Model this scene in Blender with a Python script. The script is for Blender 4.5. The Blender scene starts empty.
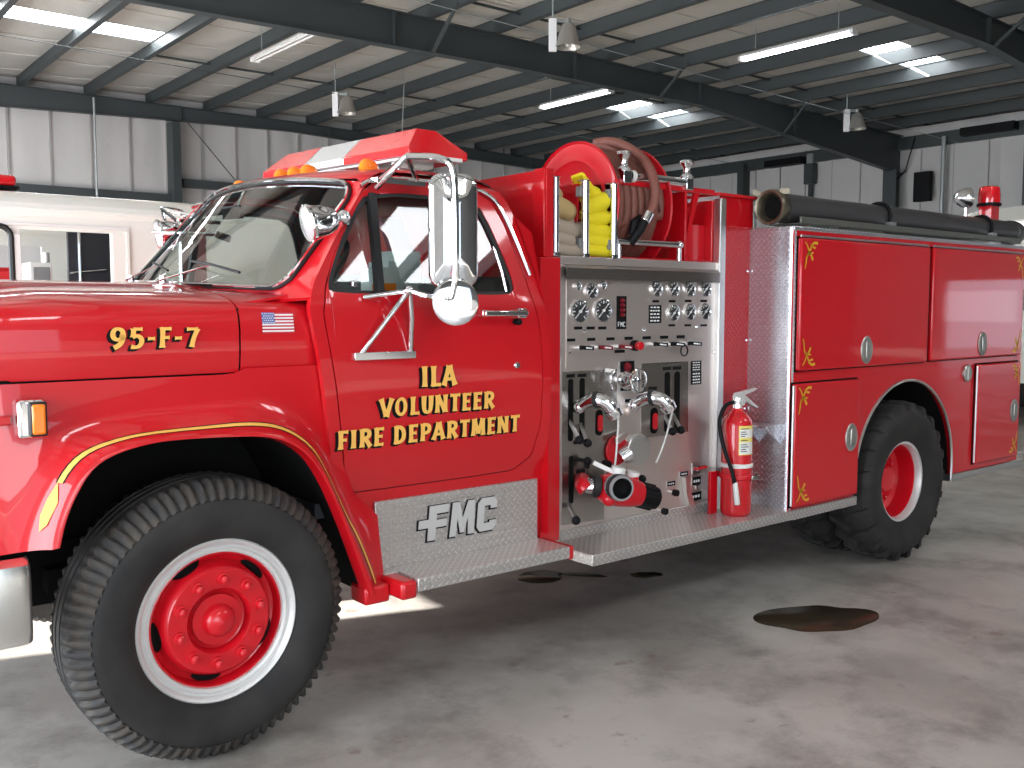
import bpy, bmesh, math, random
import numpy as np
from mathutils import Vector, Matrix
random.seed(7)
PI = math.pi
S = bpy.context.scene
COL = S.collection
# ------------------------------------------------------------------ camera
F, YAW, PITCH = 957.99, 0.680, -0.0802
CAM = np.array([-1.3035, -3.2957, 1.6432])
_f = np.array([math.sin(YAW) * math.cos(PITCH), math.cos(YAW) * math.cos(PITCH), math.sin(PITCH)])
_r = np.array([math.cos(YAW), -math.sin(YAW), 0.0])
_u = np.cross(_r, _f)
cd = bpy.data.cameras.new('camera'); cam = bpy.data.objects.new('camera', cd); COL.objects.link(cam)
cd.sensor_width = 36; cd.lens = 36 * F / 1024; cd.clip_start = .05; cd.clip_end = 300
cam.matrix_world = Matrix(((_r[0], _u[0], -_f[0], CAM[0]), (_r[1], _u[1], -_f[1], CAM[1]), (_r[2], _u[2], -_f[2], CAM[2]), (0, 0, 0, 1)))
S.camera = cam
def at(px, py, **k):
    """world point seen at a pixel on the plane x=, y= or z= (used to read real positions off the photo)"""
    d = _f + _r * ((px - 512) / F) - _u * ((py - 384) / F)
    a, v = list(k.items())[0]; i = 'xyz'.index(a)
    return Vector(CAM + (v - CAM[i]) / d[i] * d)
# ------------------------------------------------------------------ light and exposure
S.view_settings.view_transform = 'Standard'; S.view_settings.look = 'None'
S.view_settings.gamma = 1; S.view_settings.use_curve_mapping = False
S.view_settings.exposure = 0.0
try:
    S.cycles.use_denoising = True
    S.cycles.max_bounces = 8; S.cycles.diffuse_bounces = 4; S.cycles.glossy_bounces = 5
    S.cycles.transparent_max_bounces = 12; S.cycles.sample_clamp_indirect = 6
    S.cycles.caustics_reflective = False; S.cycles.caustics_refractive = False
except Exception: pass
W = bpy.data.worlds.new('sky'); S.world = W; W.use_nodes = True
W.node_tree.nodes['Background'].inputs[0].default_value = (.72, .86, 1, 1)
W.node_tree.nodes['Background'].inputs[1].default_value = 2.2
def area(name, loc, rot, sx, sy, power, col):
    l = bpy.data.lights.new(name, 'AREA'); l.shape = 'RECTANGLE'; l.size = sx; l.size_y = sy
    l.energy = power; l.color = col
    o = bpy.data.objects.new(name, l); COL.objects.link(o); o.location = loc; o.rotation_euler = rot
    return o
# daylight through the front bay and rear doors, plus added side and far fill
DOORX = -6.0
area('front_bay_daylight', (DOORX + .1, 3.0, 2.1), (0, -PI / 2, 0), 3.9, 13.0, 1650, (.84, .92, 1))
area('far_bay_fill', (DOORX + .1, 13.5, 2.1), (0, -PI / 2, 0), 3.7, 5.0, 950, (.92, .96, 1))  # added fill that lifts the back wall; its bay is unseen
area('side_bay_fill', (-3.4, -12.3, 2.3), (PI / 2, 0, 0), 5.0, 4.2, 300, (.97, .98, 1))  # added fill at an unseen opening, kept out of the truck's reflections
area('rear_bay_daylight', (24.1, -8.9, 1.66), (0, PI / 2, 0), .8, 1.9, 4, (.86, .93, 1))
sl = bpy.data.lights.new('sun', 'SUN'); sl.energy = 60; sl.angle = .009; sl.color = (1, .96, .9)
sun = bpy.data.objects.new('sun', sl); COL.objects.link(sun)
sdir = Vector((.95, -.30, -.205)).normalized()
sun.rotation_euler = sdir.to_track_quat('-Z', 'Y').to_euler(); sun.location = (-12, 4, 6)

# ------------------------------------------------------------------ materials
def mat(name, col, rough=.5, metal=0, coat=0, emit=None, es=0, spec=.5, trans=0, bump=None, var=None):
    m = bpy.data.materials.new(name); m.use_nodes = True
    nt = m.node_tree; b = nt.nodes['Principled BSDF']
    b.inputs['Base Color'].default_value = (*col, 1); b.inputs['Roughness'].default_value = rough
    b.inputs['Metallic'].default_value = metal; b.inputs['Coat Weight'].default_value = coat
    b.inputs['Coat Roughness'].default_value = .04; b.inputs['Specular IOR Level'].default_value = spec
    if emit: b.inputs['Emission Color'].default_value = (*emit, 1); b.inputs['Emission Strength'].default_value = es
    if trans: b.inputs['Transmission Weight'].default_value = trans
    if var:   # (scale, amount, second colour)
        n = nt.nodes.new('ShaderNodeTexNoise'); n.inputs['Scale'].default_value = var[0]; n.inputs['Detail'].default_value = 6
        tc = nt.nodes.new('ShaderNodeTexCoord'); nt.links.new(tc.outputs['Object'], n.inputs['Vector'])
        r = nt.nodes.new('ShaderNodeValToRGB'); r.color_ramp.elements[0].position = .35; r.color_ramp.elements[1].position = .7
        r.color_ramp.elements[0].color = (*col, 1)
        r.color_ramp.elements[1].color = (*[c * (1 - var[1]) + d * var[1] for c, d in zip(col, var[2])], 1)
        nt.links.new(n.outputs['Fac'], r.inputs['Fac']); nt.links.new(r.outputs['Color'], b.inputs['Base Color'])
    if bump:  # (scale, strength, distance)
        n = nt.nodes.new('ShaderNodeTexNoise'); n.inputs['Scale'].default_value = bump[0]; n.inputs['Detail'].default_value = 4
        tc = nt.nodes.new('ShaderNodeTexCoord'); nt.links.new(tc.outputs['Object'], n.inputs['Vector'])
        bp = nt.nodes.new('ShaderNodeBump'); bp.inputs['Strength'].default_value = bump[1]; bp.inputs['Distance'].default_value = bump[2]
        nt.links.new(n.outputs['Fac'], bp.inputs['Height']); nt.links.new(bp.outputs['Normal'], b.inputs['Normal'])
    return m
def nmath(nt, op, a, b=None, clamp=False):
    n = nt.nodes.new('ShaderNodeMath'); n.operation = op; n.use_clamp = clamp
    for i, v in enumerate((a, b)):
        if v is None: continue
        if isinstance(v, (int, float)): n.inputs[i].default_value = v
        else: nt.links.new(v, n.inputs[i])
    return n.outputs[0]
def diamond(name, col, metal, rough, s=.034, col2=None, strength=1.0):
    """raised-bar tread plate: bars alternating at right angles on a 45 degree grid (UVs are in metres)"""
    m = mat(name, col, rough, metal); nt = m.node_tree; b = nt.nodes['Principled BSDF']
    uv = nt.nodes.new('ShaderNodeUVMap'); sp = nt.nodes.new('ShaderNodeSeparateXYZ'); nt.links.new(uv.outputs[0], sp.inputs[0])
    k = 1 / (math.sqrt(2) * s)
    a = nmath(nt, 'MULTIPLY', nmath(nt, 'ADD', sp.outputs[0], sp.outputs[1]), k)
    c = nmath(nt, 'MULTIPLY', nmath(nt, 'SUBTRACT', sp.outputs[0], sp.outputs[1]), k)
    fa, fc = nmath(nt, 'FLOOR', a), nmath(nt, 'FLOOR', c)
    la = nmath(nt, 'SUBTRACT', nmath(nt, 'SUBTRACT', a, fa), .5); lc = nmath(nt, 'SUBTRACT', nmath(nt, 'SUBTRACT', c, fc), .5)
    par = nmath(nt, 'FLOORED_MODULO', nmath(nt, 'ADD', fa, fc), 2.0)
    def ell(p, q):
        e = nmath(nt, 'ADD', nmath(nt, 'POWER', nmath(nt, 'ABSOLUTE', nmath(nt, 'DIVIDE', p, .52)), 2), nmath(nt, 'POWER', nmath(nt, 'ABSOLUTE', nmath(nt, 'DIVIDE', q, .17)), 2))
        return nmath(nt, 'MULTIPLY', nmath(nt, 'SUBTRACT', 1.0, e), 1.6, True)
    e1, e2 = ell(la, lc), ell(lc, la)
    h = nmath(nt, 'ADD', nmath(nt, 'MULTIPLY', e1, par), nmath(nt, 'MULTIPLY', e2, nmath(nt, 'SUBTRACT', 1.0, par)))
    bp = nt.nodes.new('ShaderNodeBump'); bp.inputs['Strength'].default_value = strength; bp.inputs['Distance'].default_value = .004
    nt.links.new(h, bp.inputs['Height']); nt.links.new(bp.outputs['Normal'], b.inputs['Normal'])
    if col2:   # bar tops brighter
        mx = nt.nodes.new('ShaderNodeMix'); mx.data_type = 'RGBA'
        mx.inputs[6].default_value = (*col, 1); mx.inputs[7].default_value = (*col2, 1)
        nt.links.new(h, mx.inputs[0]); nt.links.new(mx.outputs[2], b.inputs['Base Color'])
    return m
M = {}
M['red'] = mat('red_paint', (.60, .005, .012), .38, 0, .9, spec=.25)
M['redp'] = mat('red_wheel_paint', (.62, .006, .016), .38, 0, .6, spec=.3)
M['chrome'] = mat('chrome', (.86, .87, .89), .07, 1)
M['alu'] = mat('brushed_aluminium', (.74, .74, .73), .33, 1)
M['silver'] = mat('silver_paint', (.72, .71, .70), .4, .35)
M['steel'] = mat('stainless_panel', (.80, .72, .68), .36, .92)
M['steel2'] = mat('polished_plate', (.42, .39, .37), .27, 1)
M['diamond'] = diamond('diamond_plate', (.64, .61, .59), .85, .40, .025, (.90, .88, .86))
M['diamondb'] = diamond('diamond_plate_bright', (.62, .63, .68), .88, .28, .025, (.92, .92, .95))
M['reddiamond'] = diamond('red_diamond_plate', (.60, .010, .016), 0, .25, .025, (.66, .03, .04))
M['tyre'] = mat('tyre_rubber', (.022, .021, .021), .65, spec=.25, var=(6, .5, (.055, .05, .046)))
M['tyretread'] = mat('tyre_shoulder', (.040, .040, .042), .7, spec=.3, var=(22, .45, (.12, .09, .06)))
M['black'] = mat('black_paint', (.007, .007, .008), .5, spec=.15)
M['face'] = mat('gauge_face_black', (.004, .004, .004), .6, spec=.04)
M['darkred'] = mat('dark_red_plastic', (.22, .01, .02), .45, spec=.3)
M['rack'] = mat('dull_rack_metal', (.26, .26, .23), .35, .8)
M['latch'] = mat('brushed_latch_metal', (.50, .49, .46), .38, .9)
M['seam'] = mat('wall_lining_seam', (.40, .39, .38), .6)
M['under'] = mat('undercarriage_black', (.008, .008, .008), .85, spec=.1)
M['rubber'] = mat('black_rubber_seal', (.012, .012, .013), .5)
M['gold'] = mat('gold_leaf_lettering', (.95, .53, .12), .45, spec=.3)
M['gold2'] = mat('gold_scroll', (.72, .42, .02), .5)
M['headliner'] = mat('grey_headliner', (.16, .16, .165), .8)
M['ivory'] = mat('ivory_white', (.80, .79, .76), .4)
M['white'] = mat('white_vehicle_paint', (.88, .86, .79), .3, 0, .5)
M['whitep'] = mat('white_plain', (.86, .86, .86), .45)
M['label'] = mat('yellow_label', (.85, .70, .18), .5)
M['ink'] = mat('label_ink', (.05, .05, .06), .6)
M['blue'] = mat('flag_blue', (.05, .09, .38), .4)
M['flagred'] = mat('flag_red', (.55, .03, .05), .4)
M['amber'] = mat('amber_lens', (1, .24, .01), .12, coat=.8, emit=(1, .2, .0), es=.08)
M['redlens'] = mat('red_lens', (.75, .008, .015), .10, coat=1, emit=(1, .01, .01), es=.01)
M['clearlens'] = mat('clear_lens', (.62, .63, .62), .25, .3, coat=1)
M['hosered'] = mat('reddish_rubber_hose', (.19, .062, .045), .55, bump=(60, .1, .005))
M['tan'] = mat('tan_canvas_hose', (.52, .37, .17), .85, bump=(90, .4, .004))
M['beige'] = mat('grey_beige_canvas_hose', (.42, .34, .27), .9, bump=(90, .4, .004))
M['yellow'] = mat('yellow_hose_jacket', (.90, .74, .015), .7, bump=(90, .3, .004))
M['suction'] = mat('dark_suction_hose', (.045, .043, .045), .35, bump=(8, .05, .01))
M['brass'] = mat('dull_brass', (.22, .19, .14), .34, .9)
M['frame'] = mat('dark_green_grey_steel', (.046, .055, .058), .5)
M['insul'] = mat('white_vinyl_insulation', (.60, .585, .54), .42, bump=(2.2, .5, .06), var=(.8, .4, (.50, .49, .45)))
M['wall'] = mat('wall_vinyl_insulation', (.60, .585, .575), .5, bump=(1.6, .45, .05), var=(.7, .4, (.50, .49, .48)))
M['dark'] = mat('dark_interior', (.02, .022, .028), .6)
M['dash'] = mat('blue_grey_dashboard', (.06, .09, .13), .5)
M['grey'] = mat('grey_plastic', (.25, .25, .25), .5)
M['galv'] = mat('galvanised_conduit', (.40, .43, .43), .4, .5)
M['tube'] = mat('lit_fluorescent_tube', (1, 1, 1), .4, emit=(.90, .95, 1), es=14)
M['tubeoff'] = mat('unlit_fluorescent_tube', (.75, .75, .73), .4)
M['skyl'] = mat('skylight_panel', (1, 1, 1), .4, emit=(.93, .97, 1), es=16)
M['paper'] = mat('paper', (.80, .82, .82), .6)
M['lampgrey'] = mat('spun_aluminium_lamp', (.50, .48, .44), .35, .7)
M['belt'] = mat('burgundy_belt', (.35, .10, .13), .7)
def glass(name, tint, refl=.06):
    m = bpy.data.materials.new(name); m.use_nodes = True; nt = m.node_tree; nt.nodes.clear()
    o = nt.nodes.new('ShaderNodeOutputMaterial'); t = nt.nodes.new('ShaderNodeBsdfTransparent'); t.inputs[0].default_value = (*tint, 1)
    g = nt.nodes.new('ShaderNodeBsdfGlossy'); g.inputs['Roughness'].default_value = .02
    fr = nt.nodes.new('ShaderNodeFresnel'); fr.inputs[0].default_value = 1.5
    mx = nt.nodes.new('ShaderNodeMixShader')
    nt.links.new(nmath(nt, 'ADD', fr.outputs[0], refl, True), mx.inputs[0])
    nt.links.new(t.outputs[0], mx.inputs[1]); nt.links.new(g.outputs[0], mx.inputs[2]); nt.links.new(mx.outputs[0], o.inputs[0])
    return m
M['glass'] = glass('window_glass', (.80, .87, .84), .02)
M['glassd'] = glass('side_window_glass', (.62, .70, .68), .03)
def concrete():
    m = mat('stained_concrete', (.36, .33, .30), .42); nt = m.node_tree; b = nt.nodes['Principled BSDF']
    tc = nt.nodes.new('ShaderNodeTexCoord')
    def noise(sc, det, lo, hi, rough=.6):
        n = nt.nodes.new('ShaderNodeTexNoise'); n.inputs['Scale'].default_value = sc; n.inputs['Detail'].default_value = det; n.inputs['Roughness'].default_value = rough
        nt.links.new(tc.outputs['Object'], n.inputs['Vector'])
        r = nt.nodes.new('ShaderNodeMapRange'); r.inputs[1].default_value = lo; r.inputs[2].default_value = hi
        nt.links.new(n.outputs['Fac'], r.inputs[0]); return r.outputs[0]
    def mix(fac, c1, c2):
        mx = nt.nodes.new('ShaderNodeMix'); mx.data_type = 'RGBA'
        if isinstance(c1, tuple): mx.inputs[6].default_value = (*c1, 1)
        else: nt.links.new(c1, mx.inputs[6])
        mx.inputs[7].default_value = (*c2, 1); nt.links.new(fac, mx.inputs[0]); return mx.outputs[2]
    c = mix(noise(.9, 8, .38, .64), (.47, .44, .405), (.30, .275, .25))
    c = mix(nmath(nt, 'MULTIPLY', noise(2.2, 10, .46, .62, .7), .7), c, (.19, .17, .155))
    c = mix(nmath(nt, 'MULTIPLY', noise(5.5, 3, .66, .72), .5), c, (.16, .09, .06))
    c = mix(nmath(nt, 'MULTIPLY', noise(1.7, 8, .54, .68), .5), c, (.56, .54, .51))
    nt.links.new(c, b.inputs['Base Color'])
    r = nt.nodes.new('ShaderNodeMapRange'); nt.links.new(noise(1.2, 6, .3, .7), r.inputs[0]); r.inputs[3].default_value = .28; r.inputs[4].default_value = .5
    nt.links.new(r.outputs[0], b.inputs['Roughness'])
    return m
M['walldark'] = mat('darkened_wall_lining', (.09, .09, .09), .8)  # unseen near wall, colour darkened so the red paint mirrors less light
M['bumper'] = mat('scuffed_bumper_aluminium', (.80, .79, .76), .24, .95, bump=(9, .15, .01))
M['concrete'] = concrete()
M['wet'] = mat('dark_wet_oil', (.040, .030, .018), .22, spec=.35)

# ------------------------------------------------------------------ mesh helpers
TILT = [False]     # the engine's cab leans a little on its springs
class MB:
    def __init__(s): s.v = []; s.f = []; s.m = []; s.slots = []
    def mi(s, m):
        if m not in s.slots: s.slots.append(m)
        return s.slots.index(m)
    def add(s, vs, fs, m):
        k = len(s.v); i = s.mi(m); s.v += [Vector(v) for v in vs]; s.f += [tuple(k + j for j in f) for f in fs]; s.m += [i] * len(fs); return s
    def box(s, lo, hi, m, rot=None, piv=None):
        x0, y0, z0 = lo; x1, y1, z1 = hi
        vs = [Vector(p) for p in ((x0, y0, z0), (x1, y0, z0), (x1, y1, z0), (x0, y1, z0), (x0, y0, z1), (x1, y0, z1), (x1, y1, z1), (x0, y1, z1))]
        if rot is not None:
            c = Vector(piv) if piv is not None else sum(vs, Vector()) / 8
            vs = [c + rot @ (v - c) for v in vs]
        return s.add(vs, [(0, 3, 2, 1), (4, 5, 6, 7), (0, 1, 5, 4), (1, 2, 6, 5), (2, 3, 7, 6), (3, 0, 4, 7)], m)
    def bar(s, a, b, w, h, m, up=(0, 0, 1)):
        a, b = Vector(a), Vector(b); d = (b - a).normalized(); u = Vector(up)
        if abs(d.dot(u)) > .95: u = Vector((1, 0, 0))
        r = d.cross(u).normalized(); u = r.cross(d)
        vs = [p + r * (i * w / 2) + u * (j * h / 2) for p in (a, b) for i, j in ((-1, -1), (1, -1), (1, 1), (-1, 1))]
        return s.add(vs, [(0, 1, 2, 3), (7, 6, 5, 4), (0, 4, 5, 1), (1, 5, 6, 2), (2, 6, 7, 3), (3, 7, 4, 0)], m)
    def lathe(s, prof, o, ax, m, seg=32, closed=False, mats=None, rf=None):
        """prof: (radius, distance along ax)"""
        o, ax = Vector(o), Vector(ax).normalized()
        t = Vector((0, 0, 1)) if abs(ax.z) < .9 else Vector((1, 0, 0))
        e1 = ax.cross(t).normalized(); e2 = ax.cross(e1)
        k = len(s.v); n = len(prof)
        for i in range(seg):
            a = 2 * PI * i / seg
            for j, (r, d) in enumerate(prof):
                rr = rf(i, j, r) if rf else r
                s.v.append(o + ax * d + (e1 * math.cos(a) + e2 * math.sin(a)) * rr)
        for i in range(seg):
            i2 = (i + 1) % seg
            for j in range(n if closed else n - 1):
                j2 = (j + 1) % n
                s.f.append((k + i * n + j, k + i * n + j2, k + i2 * n + j2, k + i2 * n + j)); s.m.append(s.mi(mats[j] if mats else m))
        if not closed:
            for j, fl in ((0, 1), (n - 1, 0)):
                if prof[j][0] > 1e-4:
                    r = [k + i * n + j for i in range(seg)]
                    s.f.append(tuple(r if fl else r[::-1])); s.m.append(s.mi((mats[min(j, n - 2)]) if mats else m))
        return s
    def cyl(s, a, b, r, m, seg=16, r2=None):
        a, b = Vector(a), Vector(b)
        return s.lathe([(r, 0), (r if r2 is None else r2, (b - a).length)], a, b - a, m, seg)
    def ball(s, c, r, m, seg=16, sc=(1, 1, 1)):
        k = len(s.v); s.lathe([(max(1e-5, r * math.sin(PI * j / 8)), -r * math.cos(PI * j / 8)) for j in range(9)], (0, 0, 0), (0, 0, 1), m, seg)
        for i in range(k, len(s.v)): v = s.v[i]; s.v[i] = Vector((v.x * sc[0] + c[0], v.y * sc[1] + c[1], v.z * sc[2] + c[2]))
        return s
    def tube(s, pts, r, m, seg=10, closed=False, rr=None, flat=None):
        """rr: radius list; flat=(w,h,up) makes a flattened section"""
        P = [Vector(p) for p in pts]; n = len(P); k = len(s.v); up = None
        for i in range(n):
            d = (P[(i + 1) % n] - P[i - 1]) if closed or 0 < i < n - 1 else (P[1] - P[0] if i == 0 else P[-1] - P[-2])
            d.normalize()
            if up is None:
                t = Vector((0, 0, 1)) if abs(d.z) < .9 else Vector((1, 0, 0)); up = (t - d * t.dot(d)).normalized()
            else: up = (up - d * up.dot(d)).normalized()
            sd = d.cross(up); R = rr[i] if rr else r
            for j in range(seg):
                a = 2 * PI * j / seg
                s.v.append(P[i] + (up * math.cos(a) + sd * math.sin(a)) * R)
        for i in range(n if closed else n - 1):
            i2 = (i + 1) % n
            for j in range(seg):
                j2 = (j + 1) % seg
                s.f.append((k + i * seg + j, k + i * seg + j2, k + i2 * seg + j2, k + i2 * seg + j)); s.m.append(s.mi(m))
        if not closed:
            s.f.append(tuple(k + j for j in range(seg))[::-1]); s.m.append(s.mi(m))
            s.f.append(tuple(k + (n - 1) * seg + j for j in range(seg))); s.m.append(s.mi(m))
        return s
    def prism(s, poly, ext, m):
        """poly: 3D points of a flat outline, ext: extrusion vector"""
        P = [Vector(p) for p in poly]; n = len(P); e = Vector(ext)
        return s.add(P + [p + e for p in P], [tuple(range(n))[::-1], tuple(range(n, 2 * n))] + [(i, (i + 1) % n, n + (i + 1) % n, n + i) for i in range(n)], m)
    def grid(s, rows, m, thick=None, cyc=False):
        """rows: lists of points; thick: vector offset for a back skin"""
        R, Cn = len(rows), len(rows[0]); vs = [Vector(p) for r in rows for p in r]
        fs = [(i * Cn + j, i * Cn + (j + 1) % Cn, (i + 1) * Cn + (j + 1) % Cn, (i + 1) * Cn + j) for i in range(R - 1) for j in range(Cn if cyc else Cn - 1)]
        s.add(vs, fs, m)
        if thick is not None:
            t = Vector(thick); s.add([v + t for v in vs], [f[::-1] for f in fs], m)
            k = len(s.v) - 2 * R * Cn; N = R * Cn; i = s.mi(m)
            ed = [[a * Cn + j for j in range(Cn)] for a in (0, R - 1)]
            if not cyc: ed += [[a * Cn + j for a in range(R)] for j in (0, Cn - 1)]
            for e in ed:
                for a, b in (list(zip(e, e[1:])) + ([(e[-1], e[0])] if cyc and len(e) == Cn else [])):
                    s.f.append((k + a, k + b, k + N + b, k + N + a)); s.m.append(i)
        return s
    def build(s, name, parent=None, bevel=0, angle=38, flat=False, seg=2, fix=True):
        me = bpy.data.meshes.new(name); V = s.v
        if TILT[0]: V = [Vector((v.x, v.y, v.z + .032 * (v.y - .15) * min(1, max(0, (v.z - 1.0) / .5)))) for v in V]
        lo = Vector((min(v.x for v in V), min(v.y for v in V), min(v.z for v in V))); hi = Vector((max(v.x for v in V), max(v.y for v in V), max(v.z for v in V)))
        c = (lo + hi) / 2; c.z = lo.z
        me.from_pydata([v - c for v in V], [], s.f)
        for m in s.slots: me.materials.append(M[m])
        for p, i in zip(me.polygons, s.m): p.material_index = i
        if fix:
            bm = bmesh.new(); bm.from_mesh(me); bmesh.ops.remove_doubles(bm, verts=bm.verts, dist=1e-5)
            bmesh.ops.recalc_face_normals(bm, faces=bm.faces); bm.to_mesh(me); bm.free()
        uv = me.uv_layers.new(name='UVMap')
        for p in me.polygons:
            n = p.normal; ax = max(range(3), key=lambda q: abs(n[q]))
            for li in p.loop_indices:
                v = me.vertices[me.loops[li].vertex_index].co + c
                uv.data[li].uv = ((v.x, v.z) if ax == 1 else (v.y, v.z) if ax == 0 else (v.x, v.y))
        if not flat:
            for p in me.polygons: p.use_smooth = True
            me.set_sharp_from_angle(angle=math.radians(angle))
        o = bpy.data.objects.new(name, me); COL.objects.link(o)
        o['_w'] = 1; o.parent = parent
        pw = Vector((0, 0, 0)); q = parent
        while q is not None: pw += q.location; q = q.parent
        o.location = c - pw; del o['_w']
        if bevel:
            bv = o.modifiers.new('bevel', 'BEVEL'); bv.width = bevel; bv.segments = seg; bv.limit_method = 'ANGLE'; bv.angle_limit = math.radians(40)
        return o
def tag(o, label=None, cat=None, group=None, kind=None):
    if label: o['label'] = label
    if cat: o['category'] = cat
    if group: o['group'] = group
    if kind: o['kind'] = kind
    return o
def thing(name, label, cat, loc=(0, 0, 0), group=None):
    o = bpy.data.objects.new(name, None); o.empty_display_size = .2; COL.objects.link(o); o.location = loc
    return tag(o, label, cat, group)
def struct(mb, name, **k): return tag(mb.build(name, **k), kind='structure')
def copy_tree(o, parent=None):
    c = o.copy(); COL.objects.link(c); c.parent = parent
    for ch in list(o.children): copy_tree(ch, c)
    return c
def lerp(a, b, t): return a + (b - a) * t
def resample(pts, n, closed=False):
    P = [Vector(p) for p in pts]
    if closed: P.append(P[0].copy())
    L = [0]
    for a, b in zip(P, P[1:]): L.append(L[-1] + (b - a).length)
    out = []; cnt = n if closed else n - 1
    for i in range(n):
        d = L[-1] * i / cnt; j = 0
        while j < len(L) - 2 and L[j + 1] < d: j += 1
        out.append(P[j].lerp(P[j + 1], (d - L[j]) / max(1e-9, L[j + 1] - L[j])))
    return out
def smooth(pts, it=2, closed=False):
    P = [Vector(p) for p in pts]
    for _ in range(it):
        Q = [] if closed else [P[0]]; n = len(P)
        for i in range(n if closed else n - 1):
            a, b = P[i], P[(i + 1) % n]; Q += [a.lerp(b, .25), a.lerp(b, .75)]
        if not closed: Q.append(P[-1])
        P = Q
    return P
exec_parts = True

# ------------------------------------------------------------------ the building
XL, XR, YN, YB = -6.0, 24.6, -12.6, 21.75
def zc(x): return 6.98 - .0224 * max(0, x - 12)          # roof sheet; purlins hang .2 below
struct(MB().box((XL - 3, YN - 3, -.2), (XR + 14, YB + .1, 0), 'concrete'), 'floor')
# roof sheet with holes where the translucent panels sit
PUR = [4.05 + 1.475 * k for k in range(-6, 15)]
SKY = [(PUR[4] + .03, PUR[7] - .03, 15.9, 16.75), (PUR[14] + .03, PUR[16] - .03, 14.0, 15.2), (PUR[14] + .03, PUR[16] - .03, 7.0, 7.85), (PUR[7] + .6, PUR[9] + .2, -8.7, -6.0), (PUR[2], PUR[4], -8.6, -7.4), (PUR[14], PUR[16], -8.6, -7.6)]  # fourth panel is added out of view to whiten the door glass reflection
xs = sorted({XL, 12.0, XR + .2} | {v for s_ in SKY for v in s_[:2]}); ys = sorted({YN - .2, YB + .2} | {v for s_ in SKY for v in s_[2:]})
c = MB()
for x0, x1 in zip(xs, xs[1:]):
    for y0, y1 in zip(ys, ys[1:]):
        mx, my = (x0 + x1) / 2, (y0 + y1) / 2
        if any(a < mx < b and p < my < q for a, b, p, q in SKY): continue
        c.add([(x0, y0, zc(x0)), (x0, y1, zc(x0)), (x1, y1, zc(x1)), (x1, y0, zc(x1))], [(0, 1, 2, 3)], 'insul')
# sagging seams of the insulation blanket run along X between purlins
struct(c, 'ceiling', fix=True)
nwin = 0
for x0, x1, y0, y1 in SKY:
    nwin += 1
    struct(MB().box((x0 - .02, y0 - .02, zc(x0) + .02), (x1 + .02, y1 + .02, zc(x0) + .05), 'skyl'), f'window_{nwin}')
ntr = 0
def trim(mb, **k):
    global ntr; ntr += 1
    return struct(mb, f'trim_{ntr}', **k)
def cee(mb, x, y0, y1, z, h=.30, w=.11, t=.012, m='frame'):
    mb.box((x, y0, z), (x + t, y1, z + h), m).box((x - w, y0, z), (x, y1, z + t), m).box((x, y0, z + h - t), (x + w, y1, z + h), m)
for i, x in enumerate(PUR):
    mb = MB(); cee(mb, x, YN, YB - .1, zc(x) - .30); trim(mb)
# seams: thin blanket ribs
for j, y in enumerate([YN + 1.52 * k for k in range(1, 23)]):
    mb = MB()
    for x0, x1 in zip(PUR, PUR[1:]):
        if any(a < (x0 + x1) / 2 < b and p - .1 < y < q + .1 for a, b, p, q in SKY): continue
        pts = [(lerp(x0 + .03, x1 - .03, t), y, zc(lerp(x0, x1, t)) - .004 - .03 * math.sin(PI * t)) for t in (0, .25, .5, .75, 1)]
        mb.tube(pts, .012, 'insul', 6)
    trim(mb)
# sag rods / bridging strips between purlins
for y in (3.0, 9.1 + 1.3, 13.6, 17.4):
    mb = MB()
    for k, (x0, x1) in enumerate(zip(PUR[7:], PUR[8:])):
        if y == 13.6 and k in (4, 8): continue
        mb.box((x0 + .012, y - .02, zc(x0) - .10), (x1, y + .02, zc(x0) - .06), 'frame')
    trim(mb)
# tapered rigid frames
BOT = [(-4, 4.33), (4, 4.36), (11.5, 4.50), (17, 4.50), (20.5, 4.19), (24.9, 3.80), (25.9, 3.7)]
def rafter(y, bot, x0=None, fl=.2):
    mb = MB(); pts = []
    for X, h in bot: pts.append((CAM[0] + X, CAM[2] + h))
    top = [(x, zc(x) - .30) for x, z in pts]
    for (p, q, r, s_) in zip(pts, pts[1:], top, top[1:]):
        mb.add([(p[0], y - .008, p[1]), (q[0], y - .008, q[1]), (s_[0], y - .008, s_[1]), (r[0], y - .008, r[1]), (p[0], y + .008, p[1]), (q[0], y + .008, q[1]), (s_[0], y + .008, s_[1]), (r[0], y + .008, r[1])], [(0, 1, 2, 3), (7, 6, 5, 4)], 'frame')
        mb.bar((p[0], y, p[1]), (q[0] + .01, y, q[1]), fl, .016, 'frame'); mb.bar((r[0], y, r[1]), (s_[0] + .01, y, s_[1]), fl, .016, 'frame')
    for X in (4.8, 9.0, 13.2, 17.0, 20.6):       # stiffeners at the splices
        x = CAM[0] + X; zb = np.interp(x, [p[0] for p in pts], [p[1] for p in pts]); mb.box((x - .012, y - fl / 2, zb), (x + .012, y + fl / 2, zc(x) - .30), 'frame')
    return trim(mb)
YF = (4.75, 11.1, 21.2)
rafter(YF[0], BOT); rafter(YF[1], BOT); rafter(-5.2, BOT)
rafter(YF[2], [(-4, 4.50), (4, 4.50), (8, 4.66), (12, 4.78), (18, 4.62), (24.9, 4.45), (25.9, 4.4)], fl=.16)
for y, lst in ((YF[1], (9, 13, 16)), (YF[0], (11, 14))):      # flange braces from the purlins
    for k in lst:
        x = PUR[k]; zb = CAM[2] + float(np.interp(x - CAM[0], [b[0] for b in BOT], [b[1] for b in BOT]))
        trim(MB().bar((x, y - .85, zc(x) - .2), (x, y - .08, zb), .05, .05, 'frame'))
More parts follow.
